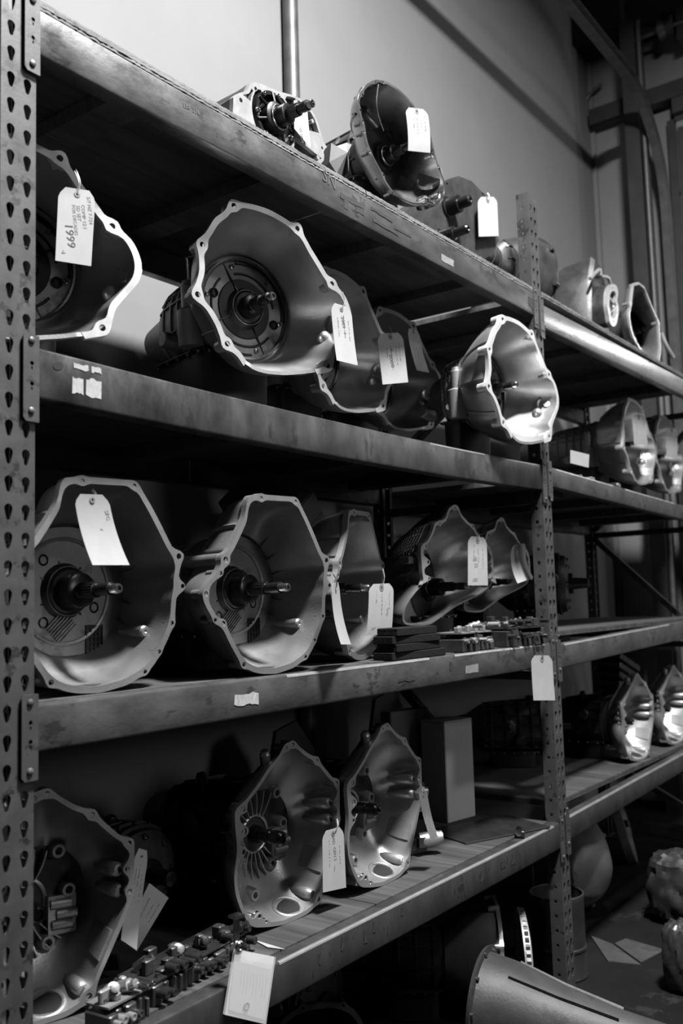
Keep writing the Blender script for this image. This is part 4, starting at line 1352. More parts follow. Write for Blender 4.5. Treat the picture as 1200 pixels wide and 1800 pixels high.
B = make_bell(U, o2, h2, w=.008, t=.008, D=.17, ct=c2, rt=.10, pw=1.7, m='dark_chrome', mf='dark_chrome', r_pump=.06, outer_ribs=((140, .005, .005), (170, .005, .005)))
MB().lathe([(0, .07), (-.004, .05), (-.02, .045), (-.02, 0)], (c2[0], .172, c2[1]), (0, 1, 0), 32, False, False).build('pump_plate', 'pump_black', U.o)
make_shaft(U, c2, .15, .02, r=.013, collar=.03)
pp, n = bell_point(B, -40, .35)
MB().lathe([(-.02, .026), (.004, .024), (.016, .017), (.018, .009), (.008, .007), (.008, 0)], pp, n + Vector((0, -.4, .3)), 22, True, False).build('thumb_boss', 'dark_chrome', U.o)
pp, n = bell_point(B, -10, .3)
MB().lathe([(-.004, .05), (.004, .044), (.003, .03), (.003, 0)], pp, n + Vector((0, -.4, .1)), 24, True, False).build('starter_pocket', 'dark_chrome', U.o)
zc = max(c2[1], .13)
make_case(U, (c2[0], zc), .17, [(0, 0, 0, .11, .11, 2.2), (.05, 0, 0, .115, .115, 2.6), (.24, 0, 0, .11, .11, 2.8), (.30, 0, 0, .07, .07, 2.2), (.42, 0, 0, .055, .055, 2)], m='dark_case', rings=((.05, .006, .005), (.12, .005, .004)), ribs=[(a, .03, .24, .006, .004) for a in (100, 130, 160, 190)],
          pan=(c2[0] - .12, c2[0] + .12, .0, .28, 0, zc - .09), mp='black_plastic', bosses=(((c2[0] - .13, .10, zc + .07), (-1, -.2, .2), .018, .045, False),))
w = spline([U.at(400 + 795 / 3, 120 + 85 / 3, -.004), U.at(400 + 785 / 3, 120 + 170 / 3, -.02), U.at(400 + 795 / 3, 120 + 250 / 3, -.015), U.at(400 + 822 / 3, 120 + 330 / 3, -.012)], False, 8)
MB().tube(w, .0011, 6).build('loose_wire', 'wire_steel', U.o)
# crumpled paper wedge left of it
pw_ = MB()
Y_ = .03
pts = [(530, 400), (560, 415), (620, 395), (660, 400), (640, 450), (612, 500), (608, 560), (630, 590), (560, 560), (520, 500)]
P3_ = [atY(400 + a / 3, 120 + b_ / 3, Y_) for a, b_ in pts]
cN = sum(P3_, Vector()) / len(P3_)
rnd = random.Random(3)
fr = [q - cN + Vector((0, rnd.uniform(-.02, .02), 0)) for q in P3_]
bk = [q + Vector((.01, .03, -.005)) for q in fr]
n_ = len(fr)
vs2 = fr + bk + [Vector((0, -.025, .01)), Vector((.01, .03, 0))]
fs2 = [(i, (i + 1) % n_, 2 * n_) for i in range(n_)] + [(n_ + (i + 1) % n_, n_ + i, 2 * n_ + 1) for i in range(n_)] + [(i, n_ + i, n_ + (i + 1) % n_, (i + 1) % n_) for i in range(n_)]
zmin = min(v.z for v in vs2)
base = Vector((cN.x, cN.y, D1))
sc_ = 1.0
pw_.add([(v.x, v.y, v.z + cN.z - D1) if v.z + cN.z - D1 > 0 else (v.x, v.y, 0) for v in vs2], fs2)
ob = pw_.build('paper_bundle', 'cardboard', None, smooth=0)
ob.location = base
tag(ob, 'crumpled paper bundle wedged against the oval bell on top shelf', 'paper')

# dark gearbox with two black stub shafts and a white tag
p = atY(810, 400, 0.14)
U = Unit('gear_case_unit', 'dark gearbox with two black stub shafts and white tag on top shelf', 'transmission', p.x, 0.14, D1, -6, GRP1)
k5 = lambda pts: zoomed(pts, 680, 320, 3.75)
Zc = [(390, -15), (470, -40), (560, -5), (620, 60), (655, 90), (690, 200), (735, 380), (700, 470), (560, 560), (400, 480), (300, 420), (260, 330), (290, 200), (330, 80)]
oc, hc = outline_from(U, k5(Zc), k5([(632, 78, .005, .011), (395, 10, .005, .011), (640, 190, .004, .010)]))
oc = [(a, max(b_, .004)) for a, b_ in oc]
f = MB().plate([oc] + [circle(h[0], h[1], 10) for h in hc], lambda u, v, k: (u, .02 * k, v)).build('case_face', 'dark_case', U.o, smooth=30)
cen = (sum(a for a, b_ in oc) / len(oc), sum(b_ for a, b_ in oc) / len(oc))
MB().loft([[(cen[0] + (a - cen[0]) * s_, y_, max(.002, cen[1] + (b_ - cen[1]) * s_)) for a, b_ in spline(oc, True, 3)] for y_, s_ in ((.021, .9), (.12, .88), (.24, .75), (.34, .4))]).build('gear_case', 'dark_case', U.o)
for (x, y, r_, L_) in ((450, 150, .030, .09), (400, 350, .024, .11)):
    a = U.uv(680 + x / 3.75, 320 + y / 3.75, -.03)
    MB().lathe([(-.02, r_ * 1.4), (.0, r_ * 1.4), (.004, r_ * 1.1), (L_ * .5, r_ * 1.05), (L_ * .52, r_ * .7), (L_ * .95, r_ * .68), (L_, r_ * .5), (L_, r_ * .3), (L_ * .9, 0)], (a[0], .0, a[1]), (.15, -1, .05), 26, True, False).build('stub_shaft', 'black_steel', U.o)
a = U.uv(680 + 400 / 3.75, 320 + 130 / 3.75, 0)
bolt(U.o, (a[0], -.001, a[1]), .008, m='bright_steel')

# bell housing turned sideways behind the middle upright
p = atY(935, 505, 0.25)
U = Unit('transmission', 'dark bell housing turned sideways behind the top of the middle upright', 'transmission', 2.62, 0.27, max(D1, E1) + .003, 96, GRP1)
def simple_bell(U, rx, rz, D, rt, zc, m, mf, w=.014, hole_n=8, pan_m='black_plastic', body=True, mb=None, blen=.3):
    out = []
    for i in range(40):
        a = 2 * PI * i / 40
        e = 2.6
        out.append((rx * math.copysign(abs(math.cos(a)) ** (2 / e), math.cos(a)), zc + rz * math.copysign(abs(math.sin(a)) ** (2 / e), math.sin(a))))
    hs = []
    for k in range(hole_n):
        a = .3 + 2 * PI * k / hole_n
        rr = ray_poly(out, (0, zc), a) - .004
        hs.append(((rr * math.cos(a), zc + rr * math.sin(a)), .005, .013))
    B = make_bell(U, out, hs, w=w, t=.013, D=D, ct=(0, zc), rt=rt, pw=1.6, m=m, mf=mf, r_pump=rt * .5)
    MB().lathe([(0, rt * .6), (-.01, rt * .45), (-.01, 0)], (0, D + .002, zc), (0, 1, 0), 30, False, False).build('pump_plate', 'pump_black', U.o)
    make_shaft(U, (0, zc), D - .005, .02, r=.013, collar=.03)
    if body:
        rc = rt * .98
        make_case(U, (0, zc), D, [(0, 0, 0, rc, rc, 2.2), (.05, 0, 0, rc, rc, 2.6), (blen * .7, 0, 0, rc * .95, rc * .95, 2.7), (blen, 0, 0, rc * .6, rc * .6, 2.2), (blen + .12, 0, 0, .05, .05, 2)], m=mb or m, rings=((.04, .006, .005), (.1, .005, .004), (.16, .005, .004)),
                  ribs=[(a, .03, blen * .8, .006, .004) for a in (60, 90, 120, 150, 180)], pan=(-rc, rc, .01, blen, 0.0, max(.03, zc - rc * .86)), mp=pan_m)
    return B
simple_bell(U, .20, .185, .20, .095, .19, 'dark_case', 'dark_case', mb='dark_case', blen=.10)

# farther bay, top shelf: transfer case with pale gasket face, tall bell
p = atY(1062, 570, 0.16)
U = Unit('transfer_case', 'transfer case with pale oval gasket face on top shelf of farther bay', 'transmission', p.x, 0.16, E1, 0, GRP1)
k6 = lambda pts: zoomed(pts, 940, 300, 3)
ga, hh = outline_from(U, k6([(375, 605), (400, 615), (408, 650), (403, 690), (410, 725), (408, 770), (398, 815), (382, 828), (365, 810), (358, 770), (350, 720), (350, 680), (355, 635)]), k6([(380, 628, .007, .012), (382, 802, .007, .012)]))
zz0 = min(b_ for a, b_ in ga)
DBG.append(('T1e', zz0))
gc = (sum(a for a, b_ in ga) / len(ga), sum(b_ for a, b_ in ga) / len(ga))
gin = [(gc[0] + (a - gc[0]) * .62, gc[1] + (b_ - gc[1]) * .66) for a, b_ in ga]
MB().plate([spline(ga, True, 4), spline(gin, True, 4)] + [circle(h[0], h[1], 10) for h in hh], lambda u, v, k: (u, -.03 + .02 * k, v)).build('gasket_face', 'machined', U.o)
MB().loft([[(gc[0] + (a - gc[0]) * s_, y_, gc[1] + (b_ - gc[1]) * s_) for a, b_ in spline(ga, True, 4)] for y_, s_ in ((-.0095, 1.0), (.05, 1.02), (.06, .9))]).build('case_neck', 'dark_case', U.o)
MB().lathe([(0, .03), (.02, .028), (.03, .012), (.03, 0)], (gc[0], .0, gc[1]), (0, -1, 0), 20, False, False).build('bearing', 'bright_steel', U.o)
M0 = []
top = U.uv(940 + 340 / 3, 300 + 525 / 3, .1)[1]
sec = [(-.12, .0), (.11, .0), (.13, .06), (.12, top * .75), (.04, top * .97), (-.03, top), (-.10, top * .72), (-.14, .08)]
MB().loft([[(gc[0] + x * s_ + dx, y_, z * s2) for x, z in sec] for y_, s_, s2, dx in ((.04, .9, .96, 0), (.06, 1, 1, 0), (.2, 1, .95, -.01), (.34, .8, .8, -.02), (.42, .5, .6, -.02))]).build('gear_case', 'dark_case', U.o, smooth=30)
hk = [U.at(940 + 290 / 3, 300 + 570 / 3, .02), U.at(940 + 338 / 3, 300 + 522 / 3, .02), U.at(940 + 350 / 3, 300 + 555 / 3, .02), U.at(940 + 385 / 3, 300 + 565 / 3, .02), U.at(940 + 405 / 3, 300 + 620 / 3, .02)]
MB().tube(spline([tuple(q) for q in hk], False, 5), .009, 8).build('cast_lip', 'machined', U.o)
MB().lathe([(-.02, .05), (.05, .048), (.055, .035), (.09, .034)], (gc[0] - .14, .14, .12), (-1, 0, 0), 22).build('output_flange', 'dark_case', U.o)

p = atY(1130, 625, 0.12)
U = Unit('transmission', 'tall pale-rimmed bell housing on top shelf, farther bay', 'transmission', p.x, 0.12, E1, -4, GRP1)
o6, h6 = outline_from(U, k6([(520, 592), (545, 588), (578, 612), (605, 685), (640, 765), (655, 800), (658, 850), (666, 950), (655, 1010), (632, 1018), (592, 990), (550, 935), (520, 885), (502, 820), (495, 760), (505, 700), (512, 640)]),
                      k6([(535, 600, .004, .010), (652, 800, .004, .012), (500, 700, .004, .010), (530, 890, .004, .011), (645, 1000, .004, .010)]))
DBG.append(('T1f', min(q[1] for q in o6)))
c6 = U.uv(940 + 520 / 3, 300 + 840 / 3, .17)
B = make_bell(U, o6, h6, w=.011, t=.013, D=.17, ct=(c6[0], c6[1]), rt=.105, pw=1.8, m='cast_alu_dull', mf='machined', r_pump=.08)
MB().lathe([(0, .085), (-.01, .05), (-.01, 0)], (c6[0], .172, c6[1]), (0, 1, 0), 30, False, False).build('pump_plate', 'pump_black', U.o)
make_shaft(U, c6, .165, .02, r=.015, collar=.032)
make_case(U, c6, .17, [(0, 0, 0, .11, .11, 2.2), (.05, 0, 0, .11, .11, 2.6), (.24, 0, 0, .10, .10, 2.8), (.30, 0, 0, .07, .07, 2.2), (.42, 0, 0, .055, .055, 2)], m='dark_case', rings=((.05, .006, .005),), ribs=[(a, .03, .24, .006, .004) for a in (100, 150)], pan=(c6[0] - .12, c6[0] + .12, .0, .28, 0, max(.03, c6[1] - .09)))
lg = [U.at(940 + 665 / 3, 300 + 855 / 3, .02), U.at(940 + 690 / 3, 300 + 920 / 3, .01), U.at(940 + 728 / 3, 300 + 985 / 3, 0)]
MB().tube(spline([tuple(q) for q in lg], False, 6), .012, 8).build('mount_leg', 'machined', U.o)

# ------------------------------------------------------------------ loose parts: valve bodies and the like
def valve_body(label, x, y, z, L, W, H, rz, seed, bright=False, n=14, group='loose valve bodies'):
    """cast plate stack with round valve ends along its edge and solenoids on top"""
    r = thing('valve_body', label, 'valve body', (x, y, z), math.radians(rz), group)
    rnd = random.Random(seed)
    ma, mb_ = ('cast_alu_dull', 'dark_case') if bright else ('black_plastic', 'dark_case')
    b = MB()
    xx = -L / 2
    while xx < L / 2 - .01:                                         # lower casting: lobed blocks of uneven height
        w = min(rnd.uniform(.018, .04), L / 2 - xx)
        hh_ = H * rnd.uniform(.34, .5)
        b.box((xx, -W / 2 + rnd.uniform(0, .012), 0), (xx + w - .002, W / 2 - rnd.uniform(0, .012), hh_), c=.003)
        xx += w
    b.build('lower_casting', mb_, r, smooth=30)
    MB().box((-L / 2 + .006, -W / 2 + .01, H * .5), (L / 2 - .006, W / 2 - .01, H * .54)).build('separator_plate', ma, r, smooth=0)
    for k in range(int(n * .9)):
        t_ = MB()
        x_, y_ = rnd.uniform(-L / 2 + .02, L / 2 - .02), rnd.uniform(-W / 2 + .02, W / 2 - .02)
        s1, s2 = rnd.uniform(.012, .03), rnd.uniform(.01, .025)
        t_.box((x_ - s1 / 2, y_ - s2 / 2, H * .54), (x_ + s1 / 2, y_ + s2 / 2, H * rnd.uniform(.62, .9)), c=.003)
        t_.build('upper_casting', mb_ if not bright else ma, r, smooth=30)
    for k in range(n):
        x_ = -L / 2 + .014 + (L - .028) * k / (n - 1)
        rr = rnd.uniform(.006, .010)
        e = rnd.uniform(.006, .02)
        MB().lathe([(0, rr), (.02 + e, rr), (.021 + e, rr * .7), (.019 + e, 0)], (x_, -W / 2 + .02, H * rnd.choice((.25, .3, .7))), (0, -1, 0), 12, True, False).build('valve_end', ma if rnd.random() < .7 else 'shaft_steel', r)
    for k in range(max(2, n // 4)):
        x_, y_ = rnd.uniform(-L / 2 + .03, L / 2 - .03), rnd.uniform(-W / 4, W / 4)
        MB().lathe([(0, .013), (.03, .013), (.031, .009), (.045, .009), (.046, .006)], (x_, y_, H * .6), (rnd.uniform(-.5, .5), rnd.uniform(-1, -.3), .35), 14).build('solenoid', rnd.choice(('shaft_steel', 'black_plastic', 'cast_alu')), r)
    for k in range(5):
        bolt(r, (rnd.uniform(-L / 2 + .01, L / 2 - .01), rnd.uniform(-W / 2 + .02, W / 2 - .02), H * .55), .006, (0, 0, 1))
    return r
q = atY(826, 1146, .05)
valve_body('bright finned valve body lying before the peaked housings on third shelf', q.x, .07, D3, .24, .12, .115, 3, 4, True, 8)
q = atY(905, 1140, .05)
valve_body('black valve body at the shelf edge beside the middle upright', q.x + .0, .06, D3, .27, .14, .12, -4, 5, False, 12)
q = atZ(290, 1690, D4 + .03)
valve_body('long oily valve body on lowest shelf between leftmost two housings', q.x + .04, q.y - .03, D4, .36, .12, .085, 8, 6, False, 16)
q = atZ(215, 1720, D4 + .04)
valve_body('small silver valve block at left end of lowest shelf', q.x - .085, q.y - .085, D4, .12, .08, .10, 6, 9, True, 6)
q = atY(1060, 845, .08)
valve_body('silver valve body with pale tag, second shelf of farther bay', q.x - .05, .145, E2, .55, .14, .06, 0, 8, True, 14)
# gear pump beside the farther pointed housing
q = atZ(770, 1508, D4)
r = thing('gear_pump', 'small gear pump with bright teeth beside the farther pointed housing', 'gear pump', (q.x + .02, q.y + .10, D4), math.radians(-20))
MB().box((-.09, -.03, 0), (.03, .05, .05), c=.006).build('pump_base', 'dark_case', r)
MB().box((-.06, -.02, .05), (-.01, .03, .22), c=.006).build('bracket', 'dark_case', r)
MB().lathe([(-.03, .05), (.01, .05), (.012, .035), (.03, .033), (.032, .015), (.05, .014)], (.0, 0, .19), (1, -.35, .0), 26).build('gear_hub', 'cast_alu', r)
for k in range(10):
    a = 2 * PI * k / 10
    e1, e2 = Vector((.33, .94, 0)), Vector((0, 0, 1))
    pc = Vector((.006, 0, .19)) + (e1 * math.cos(a) + e2 * math.sin(a)) * .055
    MB().cyl(pc - Vector((.018, -.006, 0)), pc + Vector((.018, -.006, 0)), .009, n=10).build('tooth', 'shaft_steel', r)
MB().lathe([(0, .024), (.06, .024), (.061, .02), (.075, .02), (.076, .015), (.07, .013), (.07, 0)], (-.01, -.04, .045), (.9, -.4, .1), 22, True, False).build('solenoid', 'cast_alu', r)
MB().box((-.03, -.065, .03), (.02, -.05, .06)).build('clip', 'dark_case', r, smooth=0)

# ------------------------------------------------------------------ cartons, mats, sheets
def carton(name, label, cat, loc, size, rot, m, flaps=True, marks=()):
    r = thing(name, label, cat, loc)
    r.rotation_euler = tuple(math.radians(a) for a in rot)
    L, W, H = size
    MB().box((-L / 2, -W / 2, 0), (L / 2, W / 2, H), c=.003).build('carton_body', m, r, smooth=0)
    if flaps:
        MB().box((-L / 2 + .002, -W / 2 + .002, H + .0002), (L / 2 - .002, -.001, H + .004)).build('flap', m, r, smooth=0)
        MB().box((-L / 2 + .002, .001, H + .0002), (L / 2 - .002, W / 2 - .002, H + .004)).build('flap', m, r, smooth=0)
    for (face, a0, a1, b0, b1) in marks:
        if face == 'f':
            MB().box((a0, -W / 2 - .0012, b0), (a1, -W / 2 - .0004, b1)).build('printed_patch', 'ink', r, smooth=0)
        else:
            MB().box((-L / 2 - .0012, a0, b0), (-L / 2 - .0004, a1, b1)).build('printed_patch', 'ink', r, smooth=0)
    return r
# its front corner shows over the gap between two housings
M_ = atY(550, 863, .34)
R_ = Matrix.Rotation(math.radians(22), 4, 'X') @ Matrix.Rotation(math.radians(40), 4, 'Y')
r = thing('cardboard_box', 'printed cardboard box tipped on its edge behind third shelf housings', 'box', M_)
r.rotation_euler = R_.to_euler()
MB().box((0, 0, -.17), (.19, .28, 0), c=.003).build('carton_body', 'cardboard', r, smooth=0)
MB().box((.002, -.0045, -.168), (.094, -.0005, -.002)).build('end_flap', 'cardboard', r, smooth=0)
MB().box((.096, -.0045, -.168), (.188, -.0005, -.002)).build('end_flap', 'cardboard', r, smooth=0)
for (x0_, y0_, x1_, y1_) in ((.03, .03, .05, .14), (.07, .05, .08, .18), (.10, .04, .15, .09), (.12, .12, .13, .24), (.16, .06, .165, .2)):
    MB().box((x0_, y0_, .0004), (x1_, y1_, .001)).build('printed_patch', 'ink', r, smooth=0)
for (y0_, z0_, y1_, z1_) in ((.04, -.05, .15, -.03), (.05, -.10, .12, -.07), (.16, -.12, .24, -.06)):
    MB().box((-.001, y0_, z0_), (-.0004, y1_, z1_)).build('printed_patch', 'ink', r, smooth=0)
q = atZ(822, 1437, D4)
carton('white_carton', 'narrow white carton standing upright on lowest shelf', 'box', (q.x - .03, q.y + .06, D4), (.16, .12, .36), (0, 0, -10), 'carton_white', flaps=True)
carton('pale_carton', 'pale carton leaning behind the narrow white carton on lowest shelf', 'box', (q.x - .10, q.y + .20, D4), (.20, .06, .40), (0, 0, -14), 'cardboard', flaps=False)
q = atZ(855, 1460, D4)
r = MB().box((-.18, -.11, 0), (.20, .12, .006), c=.002).build('black_plate', 'black_plastic', smooth=0)
r.location, r.rotation_euler = (q.x, q.y, D4), (0, 0, math.radians(-22))
tag(r, 'flat black plate lying on lowest shelf before the white carton', 'plate')
q = atZ(912, 1467, D4 + .006)
r = thing('small_solenoid', 'small bright solenoid lying on the black plate', 'solenoid', (q.x, q.y, D4 + .0065), math.radians(25))
MB().lathe([(0, .012), (.04, .012), (.041, .008), (.065, .008), (.066, .005)], (-.03, 0, .012), (1, 0, 0), 16).build('coil', 'bright_steel', r)
MB().box((-.035, -.02, 0), (-.005, -.008, .018), c=.002).build('plug', 'shaft_steel', r, smooth=0)
q = atY(725, 1158, .03)
for k in range(4):
    r = MB().box((-.13 + .01 * (k % 2), -.04, 0), (.15 - .012 * k, .03, .0225), c=.003).build('rubber_mat', 'rubber', smooth=0)
    r.location, r.rotation_euler = (q.x - .0, .048, D3 + k * .0228), (0, 0, math.radians((-2, 2, -1, 3)[k]))
    tag(r, ('lowest mat of the black rubber stack on third shelf', 'second lowest mat of the black rubber stack on third shelf', 'second highest mat of the black rubber stack on third shelf', 'topmost mat of the black rubber stack on third shelf')[k], 'mat', 'black rubber mats')
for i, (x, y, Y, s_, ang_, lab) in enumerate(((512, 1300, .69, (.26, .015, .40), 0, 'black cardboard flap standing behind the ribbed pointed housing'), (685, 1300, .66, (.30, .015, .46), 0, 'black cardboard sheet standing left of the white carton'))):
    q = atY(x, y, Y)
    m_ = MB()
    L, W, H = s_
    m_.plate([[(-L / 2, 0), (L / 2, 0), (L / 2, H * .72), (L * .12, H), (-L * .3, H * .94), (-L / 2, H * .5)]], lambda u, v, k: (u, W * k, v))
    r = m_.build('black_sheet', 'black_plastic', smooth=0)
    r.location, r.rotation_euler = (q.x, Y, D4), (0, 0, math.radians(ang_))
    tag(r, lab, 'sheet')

# dark gearboxes seen from the side
def side_gearbox(label, x, Y, z, yaw, L, R, seed, m='dark_case', pan=True, group='dark gearboxes', cat='transmission', name='gearbox'):
    U = Unit(name, label, cat, x, Y, z, yaw, group)
    zc = R + (.05 if pan else .004)
    rnd = random.Random(seed)
    make_case(U, (0, zc), 0, [(0, 0, 0, R * .5, R * .5, 2), (.01, 0, 0, R * .92, R * .92, 2.2), (.05, 0, 0, R, R, 2.3), (L * .4, 0, 0, R * .93, R * .95, 2.6), (L * .7, 0, 0, R * .85, R * .85, 2.6), (L * .85, 0, 0, R * .5, R * .5, 2.2), (L, 0, 0, R * .4, R * .4, 2)], m=m,
              rings=[(L * f, .008, .006) for f in (.1, .2, .32, .45, .6)], ribs=[(a, .05, L * .68, .008, .005) for a in range(20, 220, 22)],
              pan=(-R * .95, R * .95, .06, L * .66, 0, zc - R * .8) if pan else None, mp='black_plastic',
              bosses=[((R * .8 * math.cos(a), L * rnd.uniform(.15, .6), zc + R * .8 * math.sin(a)), (math.cos(a), -.2, math.sin(a)), R * rnd.uniform(.15, .28), R * .35, rnd.random() < .5) for a in (.6, 1.6, 2.4, 3.0, 3.5)])
    MB().lathe([(0, R * .34), (.02, R * .34), (.022, R * .2), (.09, R * .16), (.092, R * .1)], (0, .002, zc), (0, -1, 0), 24).build('output_shaft', 'black_steel', U.o)
    for k in range(8):
        a = 2 * PI * k / 8
        bolt(U.o, (R * .8 * math.cos(a), .006, zc + R * .8 * math.sin(a)), .008)
    return U
q = atY(985, 1085, .35)
side_gearbox('dark drum shaped gearbox behind the middle upright, third shelf', q.x, .30, E3, 20, .4, .14, 1)
q = atZ(975, 1345, E4)
side_gearbox('dark gearbox with shiny pan behind the middle upright, lowest shelf', q.x + .02, q.y + .02, E4, 30, .45, .12, 2)
q = atZ(330, 1600, D4)
side_gearbox('dark gearbox half hidden between leftmost and ribbed housings, lowest shelf', .58, .36, D4, 0, .32, .11, 3, group='dark gearboxes')
# pile of dark castings at the back of the farther bay
q = atY(1095, 1190, .6)
r = thing('casting_stack', 'leaning dark ribbed casting at the back of lowest shelf, farther bay', 'casting', (q.x - .20, .58, E4 + .045))
for k in range(6):
    M = Matrix.Translation((.0 + k * .012, 0, .04 + k * .052)) @ Matrix.Rotation(math.radians(18), 4, 'Y')
    MB().box((-.16, -.08, 0), (.16, .08, .036), M, c=.006).build('rib_plate', 'dark_case', r, smooth=0)
MB().box((-.10, -.05, 0), (.14, .06, .30), Matrix.Rotation(math.radians(10), 4, 'Y')).build('casting_core', 'dark_case', r, smooth=0)

# ------------------------------------------------------------------ on the floor under the lowest shelf
# tail housing cone in the foreground
U = Unit('tail_housing', 'long pale tail housing cone lying on the floor in front', 'casting', 1.64, .05, 0, -167.5, None, -5)
secs = [(0, .165, .165), (.012, .172, .172), (.014, .15, .15), (.10, .142, .142), (.25, .11, .11), (.42, .085, .085), (.62, .078, .072), (.95, .070, .066)]
ZC = .176
rg = []
for y_, rx, rz_ in secs:
    zc = ZC - y_ * .03
    rg.append(sup(.0, zc, rx, rz_, 2.2, y_, 40))
g = MB().loft(rg, False, True)
g.loft([sup(0, ZC, .145, .145, 2.2, .003, 40), sup(0, ZC, .12, .12, 2.2, .12, 40), sup(0, .17, .05, .05, 2, .3, 40)], False, True)
g.loft([sup(0, ZC, .165, .165, 2.2, 0, 40), sup(0, ZC, .145, .145, 2.2, .003, 40)], False, False)
g.build('cone_casting', 'cast_rough', U.o)
for k in range(10):
    a_ = 2 * PI * k / 10 + .2
    bolt(U.o, (.160 * math.cos(a_), .014, ZC + .160 * math.sin(a_)), .006, (0, 1, 0))
for a_ in (62, 128):
    aa = math.radians(a_)
    rr = []
    for y_, rx, rz_ in secs[3:6]:
        zc = ZC - y_ * .03
        p_ = Vector((rx * math.cos(aa), y_, zc + rz_ * math.sin(aa)))
        d_ = Vector((math.cos(aa), 0, math.sin(aa)))
        t_ = Vector((-math.sin(aa), 0, math.cos(aa)))
        rr.append([p_ - t_ * .006 - d_ * .004, p_ + d_ * .012, p_ + t_ * .006 - d_ * .004])
    MB().loft(rr).build('cast_rib', 'cast_rough', U.o)

U = Unit('transmission', 'bell housing standing sideways on the floor under the lowest shelf', 'transmission', 2.00, .15, 0, 33, 'floor castings')
simple_bell(U, .17, .18, .19, .10, .19, 'cast_alu_dull', 'cast_alu', w=.016, mb='dark_case', blen=.22)
# flywheel beside it
q = atY(957, 1680, .30)
r = thing('flywheel', 'flywheel disc standing on the floor next to the sideways bell housing', 'flywheel', (2.055, .068, 0), math.radians(33))
MB().lathe([(0, .02), (0, .13), (.008, .135), (.008, .17), (.03, .17), (.03, .12), (.022, .11), (.022, .02)], (0, 0, .172), (0, 1, 0), 48, False, False).build('disc', 'cast_alu_dull', r)
n_ = 96
MB().loft([[(( .170 + (.004 if i % 2 else 0)) * math.cos(2 * PI * i / n_) * 1.0, y_, .172 + (.168 + (.004 if i % 2 else 0)) * math.sin(2 * PI * i / n_)) for i in range(n_)] for y_ in (.010, .024)], False, False).build('ring_gear', 'dark_case', r, smooth=20)
for k in range(6):
    bolt(r, (.05 * math.cos(k * PI / 3), 0, .172 + .05 * math.sin(k * PI / 3)), .008)
# oily drum
q = atZ(1012, 1742, 0)
r = thing('oil_drum', 'dark open oil drum standing on the floor behind the middle upright', 'drum', (2.42, .12, 0))
MB().lathe([(0, .0), (0, .10), (.006, .104), (.02, .101), (.10, .101), (.104, .104), (.112, .104), (.116, .101), (.28, .101), (.295, .104), (.30, .103), (.30, .097), (.28, .096), (.04, .096), (.04, 0)], (0, 0, 0), (0, 0, 1), 40, False, False).build('drum_shell', 'drum_paint', r)
MB().torus((0, 0, .30), (0, 0, 1), .100, .004, 40, 8).build('rim', 'drum_paint', r)
# upturned bell behind the drum
q = atZ(1035, 1612, 0)
U = Unit('bell_casting', 'pale bell casting leaning on the floor behind the drum', 'casting', q.x + .02, q.y + .10, 0, 150, 'floor castings')
simple_bell(U, .20, .22, .18, .10, .225, 'cast_alu_dull', 'cast_alu_dull', body=False)
# ring flywheel on the floor of the farther bay
q = atZ(1115, 1545, 0)
r = thing('flywheel', 'large dark flywheel leaning under the farther bay', 'flywheel', (q.x + .3, q.y + .1, 0), math.radians(20))
r.rotation_euler = (math.radians(-14), 0, math.radians(20))
MB().lathe([(0, .03), (0, .14), (-.012, .15), (-.012, .20), (.03, .20), (.03, .03)], (0, 0, .202), (0, 1, 0), 48, False, False).build('disc', 'cast_alu_dull', r)
MB().lathe([(-.02, .06), (-.02, .02), (.02, .02)], (0, -.005, .202), (0, 1, 0), 30, False, False).build('hub', 'cast_alu_dull', r)
# cardboard scraps
def floor_sheet(label, pts, z=.004, lift=0.0):
    P_ = [atZ(x, y, z) for x, y in pts]
    c_ = sum(P_, Vector()) / len(P_)
    vs = [(p_.x - c_.x, p_.y - c_.y, .002 + lift * (i % 2)) for i, p_ in enumerate(P_)]
    m_ = MB().plate([[(v[0], v[1]) for v in vs]], lambda u, v, k: (u, v, .006 - .005 * k + lift * max(0, u) * 1.5))
    r_ = m_.build('cardboard_scrap', 'cardboard_dirty', smooth=0)
    r_.location = (c_.x, c_.y, 0)
    return tag(r_, label, 'cardboard', 'cardboard scraps on the floor')
floor_sheet('cut cardboard scrap on the floor, nearer the drum', [(1038, 1645), (1076, 1660), (1126, 1696), (1068, 1690)])
floor_sheet('cut cardboard scrap on the floor, farther from the drum', [(1080, 1659), (1100, 1652), (1168, 1671), (1126, 1692)], lift=.03)
# foil wrapped lumps at the right edge
def lump(name, label, cat, x, y, R, m, seed, sz=(1, 1, 1)):
    q_ = atZ(x, y, 0)
    rnd_ = random.Random(seed)
    nz = [(Vector((rnd_.uniform(-1, 1), rnd_.uniform(-1, 1), rnd_.uniform(-1, 1))).normalized(), rnd_.uniform(3, 9), rnd_.uniform(0, 6)) for _ in range(9)]
    rings = []
    for j in range(26):
        ph = -PI / 2 + PI * (j + .4) / 25.8
        ring = []
        for i in range(52):
            th_ = 2 * PI * i / 52
            d_ = Vector((math.cos(ph) * math.cos(th_), math.cos(ph) * math.sin(th_), math.sin(ph)))
            k_ = (1 + .035 * sum(abs(math.sin(f_ * d_.dot(n__) * 1.6 + o_)) - .5 for n__, f_, o_ in nz)) * (1.25 - .35 * max(abs(d_.x), abs(d_.y), abs(d_.z)) ** 2)
            ring.append((d_.x * R * k_ * sz[0], d_.y * R * k_ * sz[1], max(0, R * sz[2] * (.96 + d_.z * k_))))
        rings.append(ring)
    r_ = MB().loft(rings).build(name, m, smooth=28)
    r_.location = (q_.x, q_.y, 0)
    return tag(r_, label, cat)
mat('foil_dull', 0.035, 0.5, metal=0.4, vary=0.5, vscale=8, bump=0.5, bscale=25)
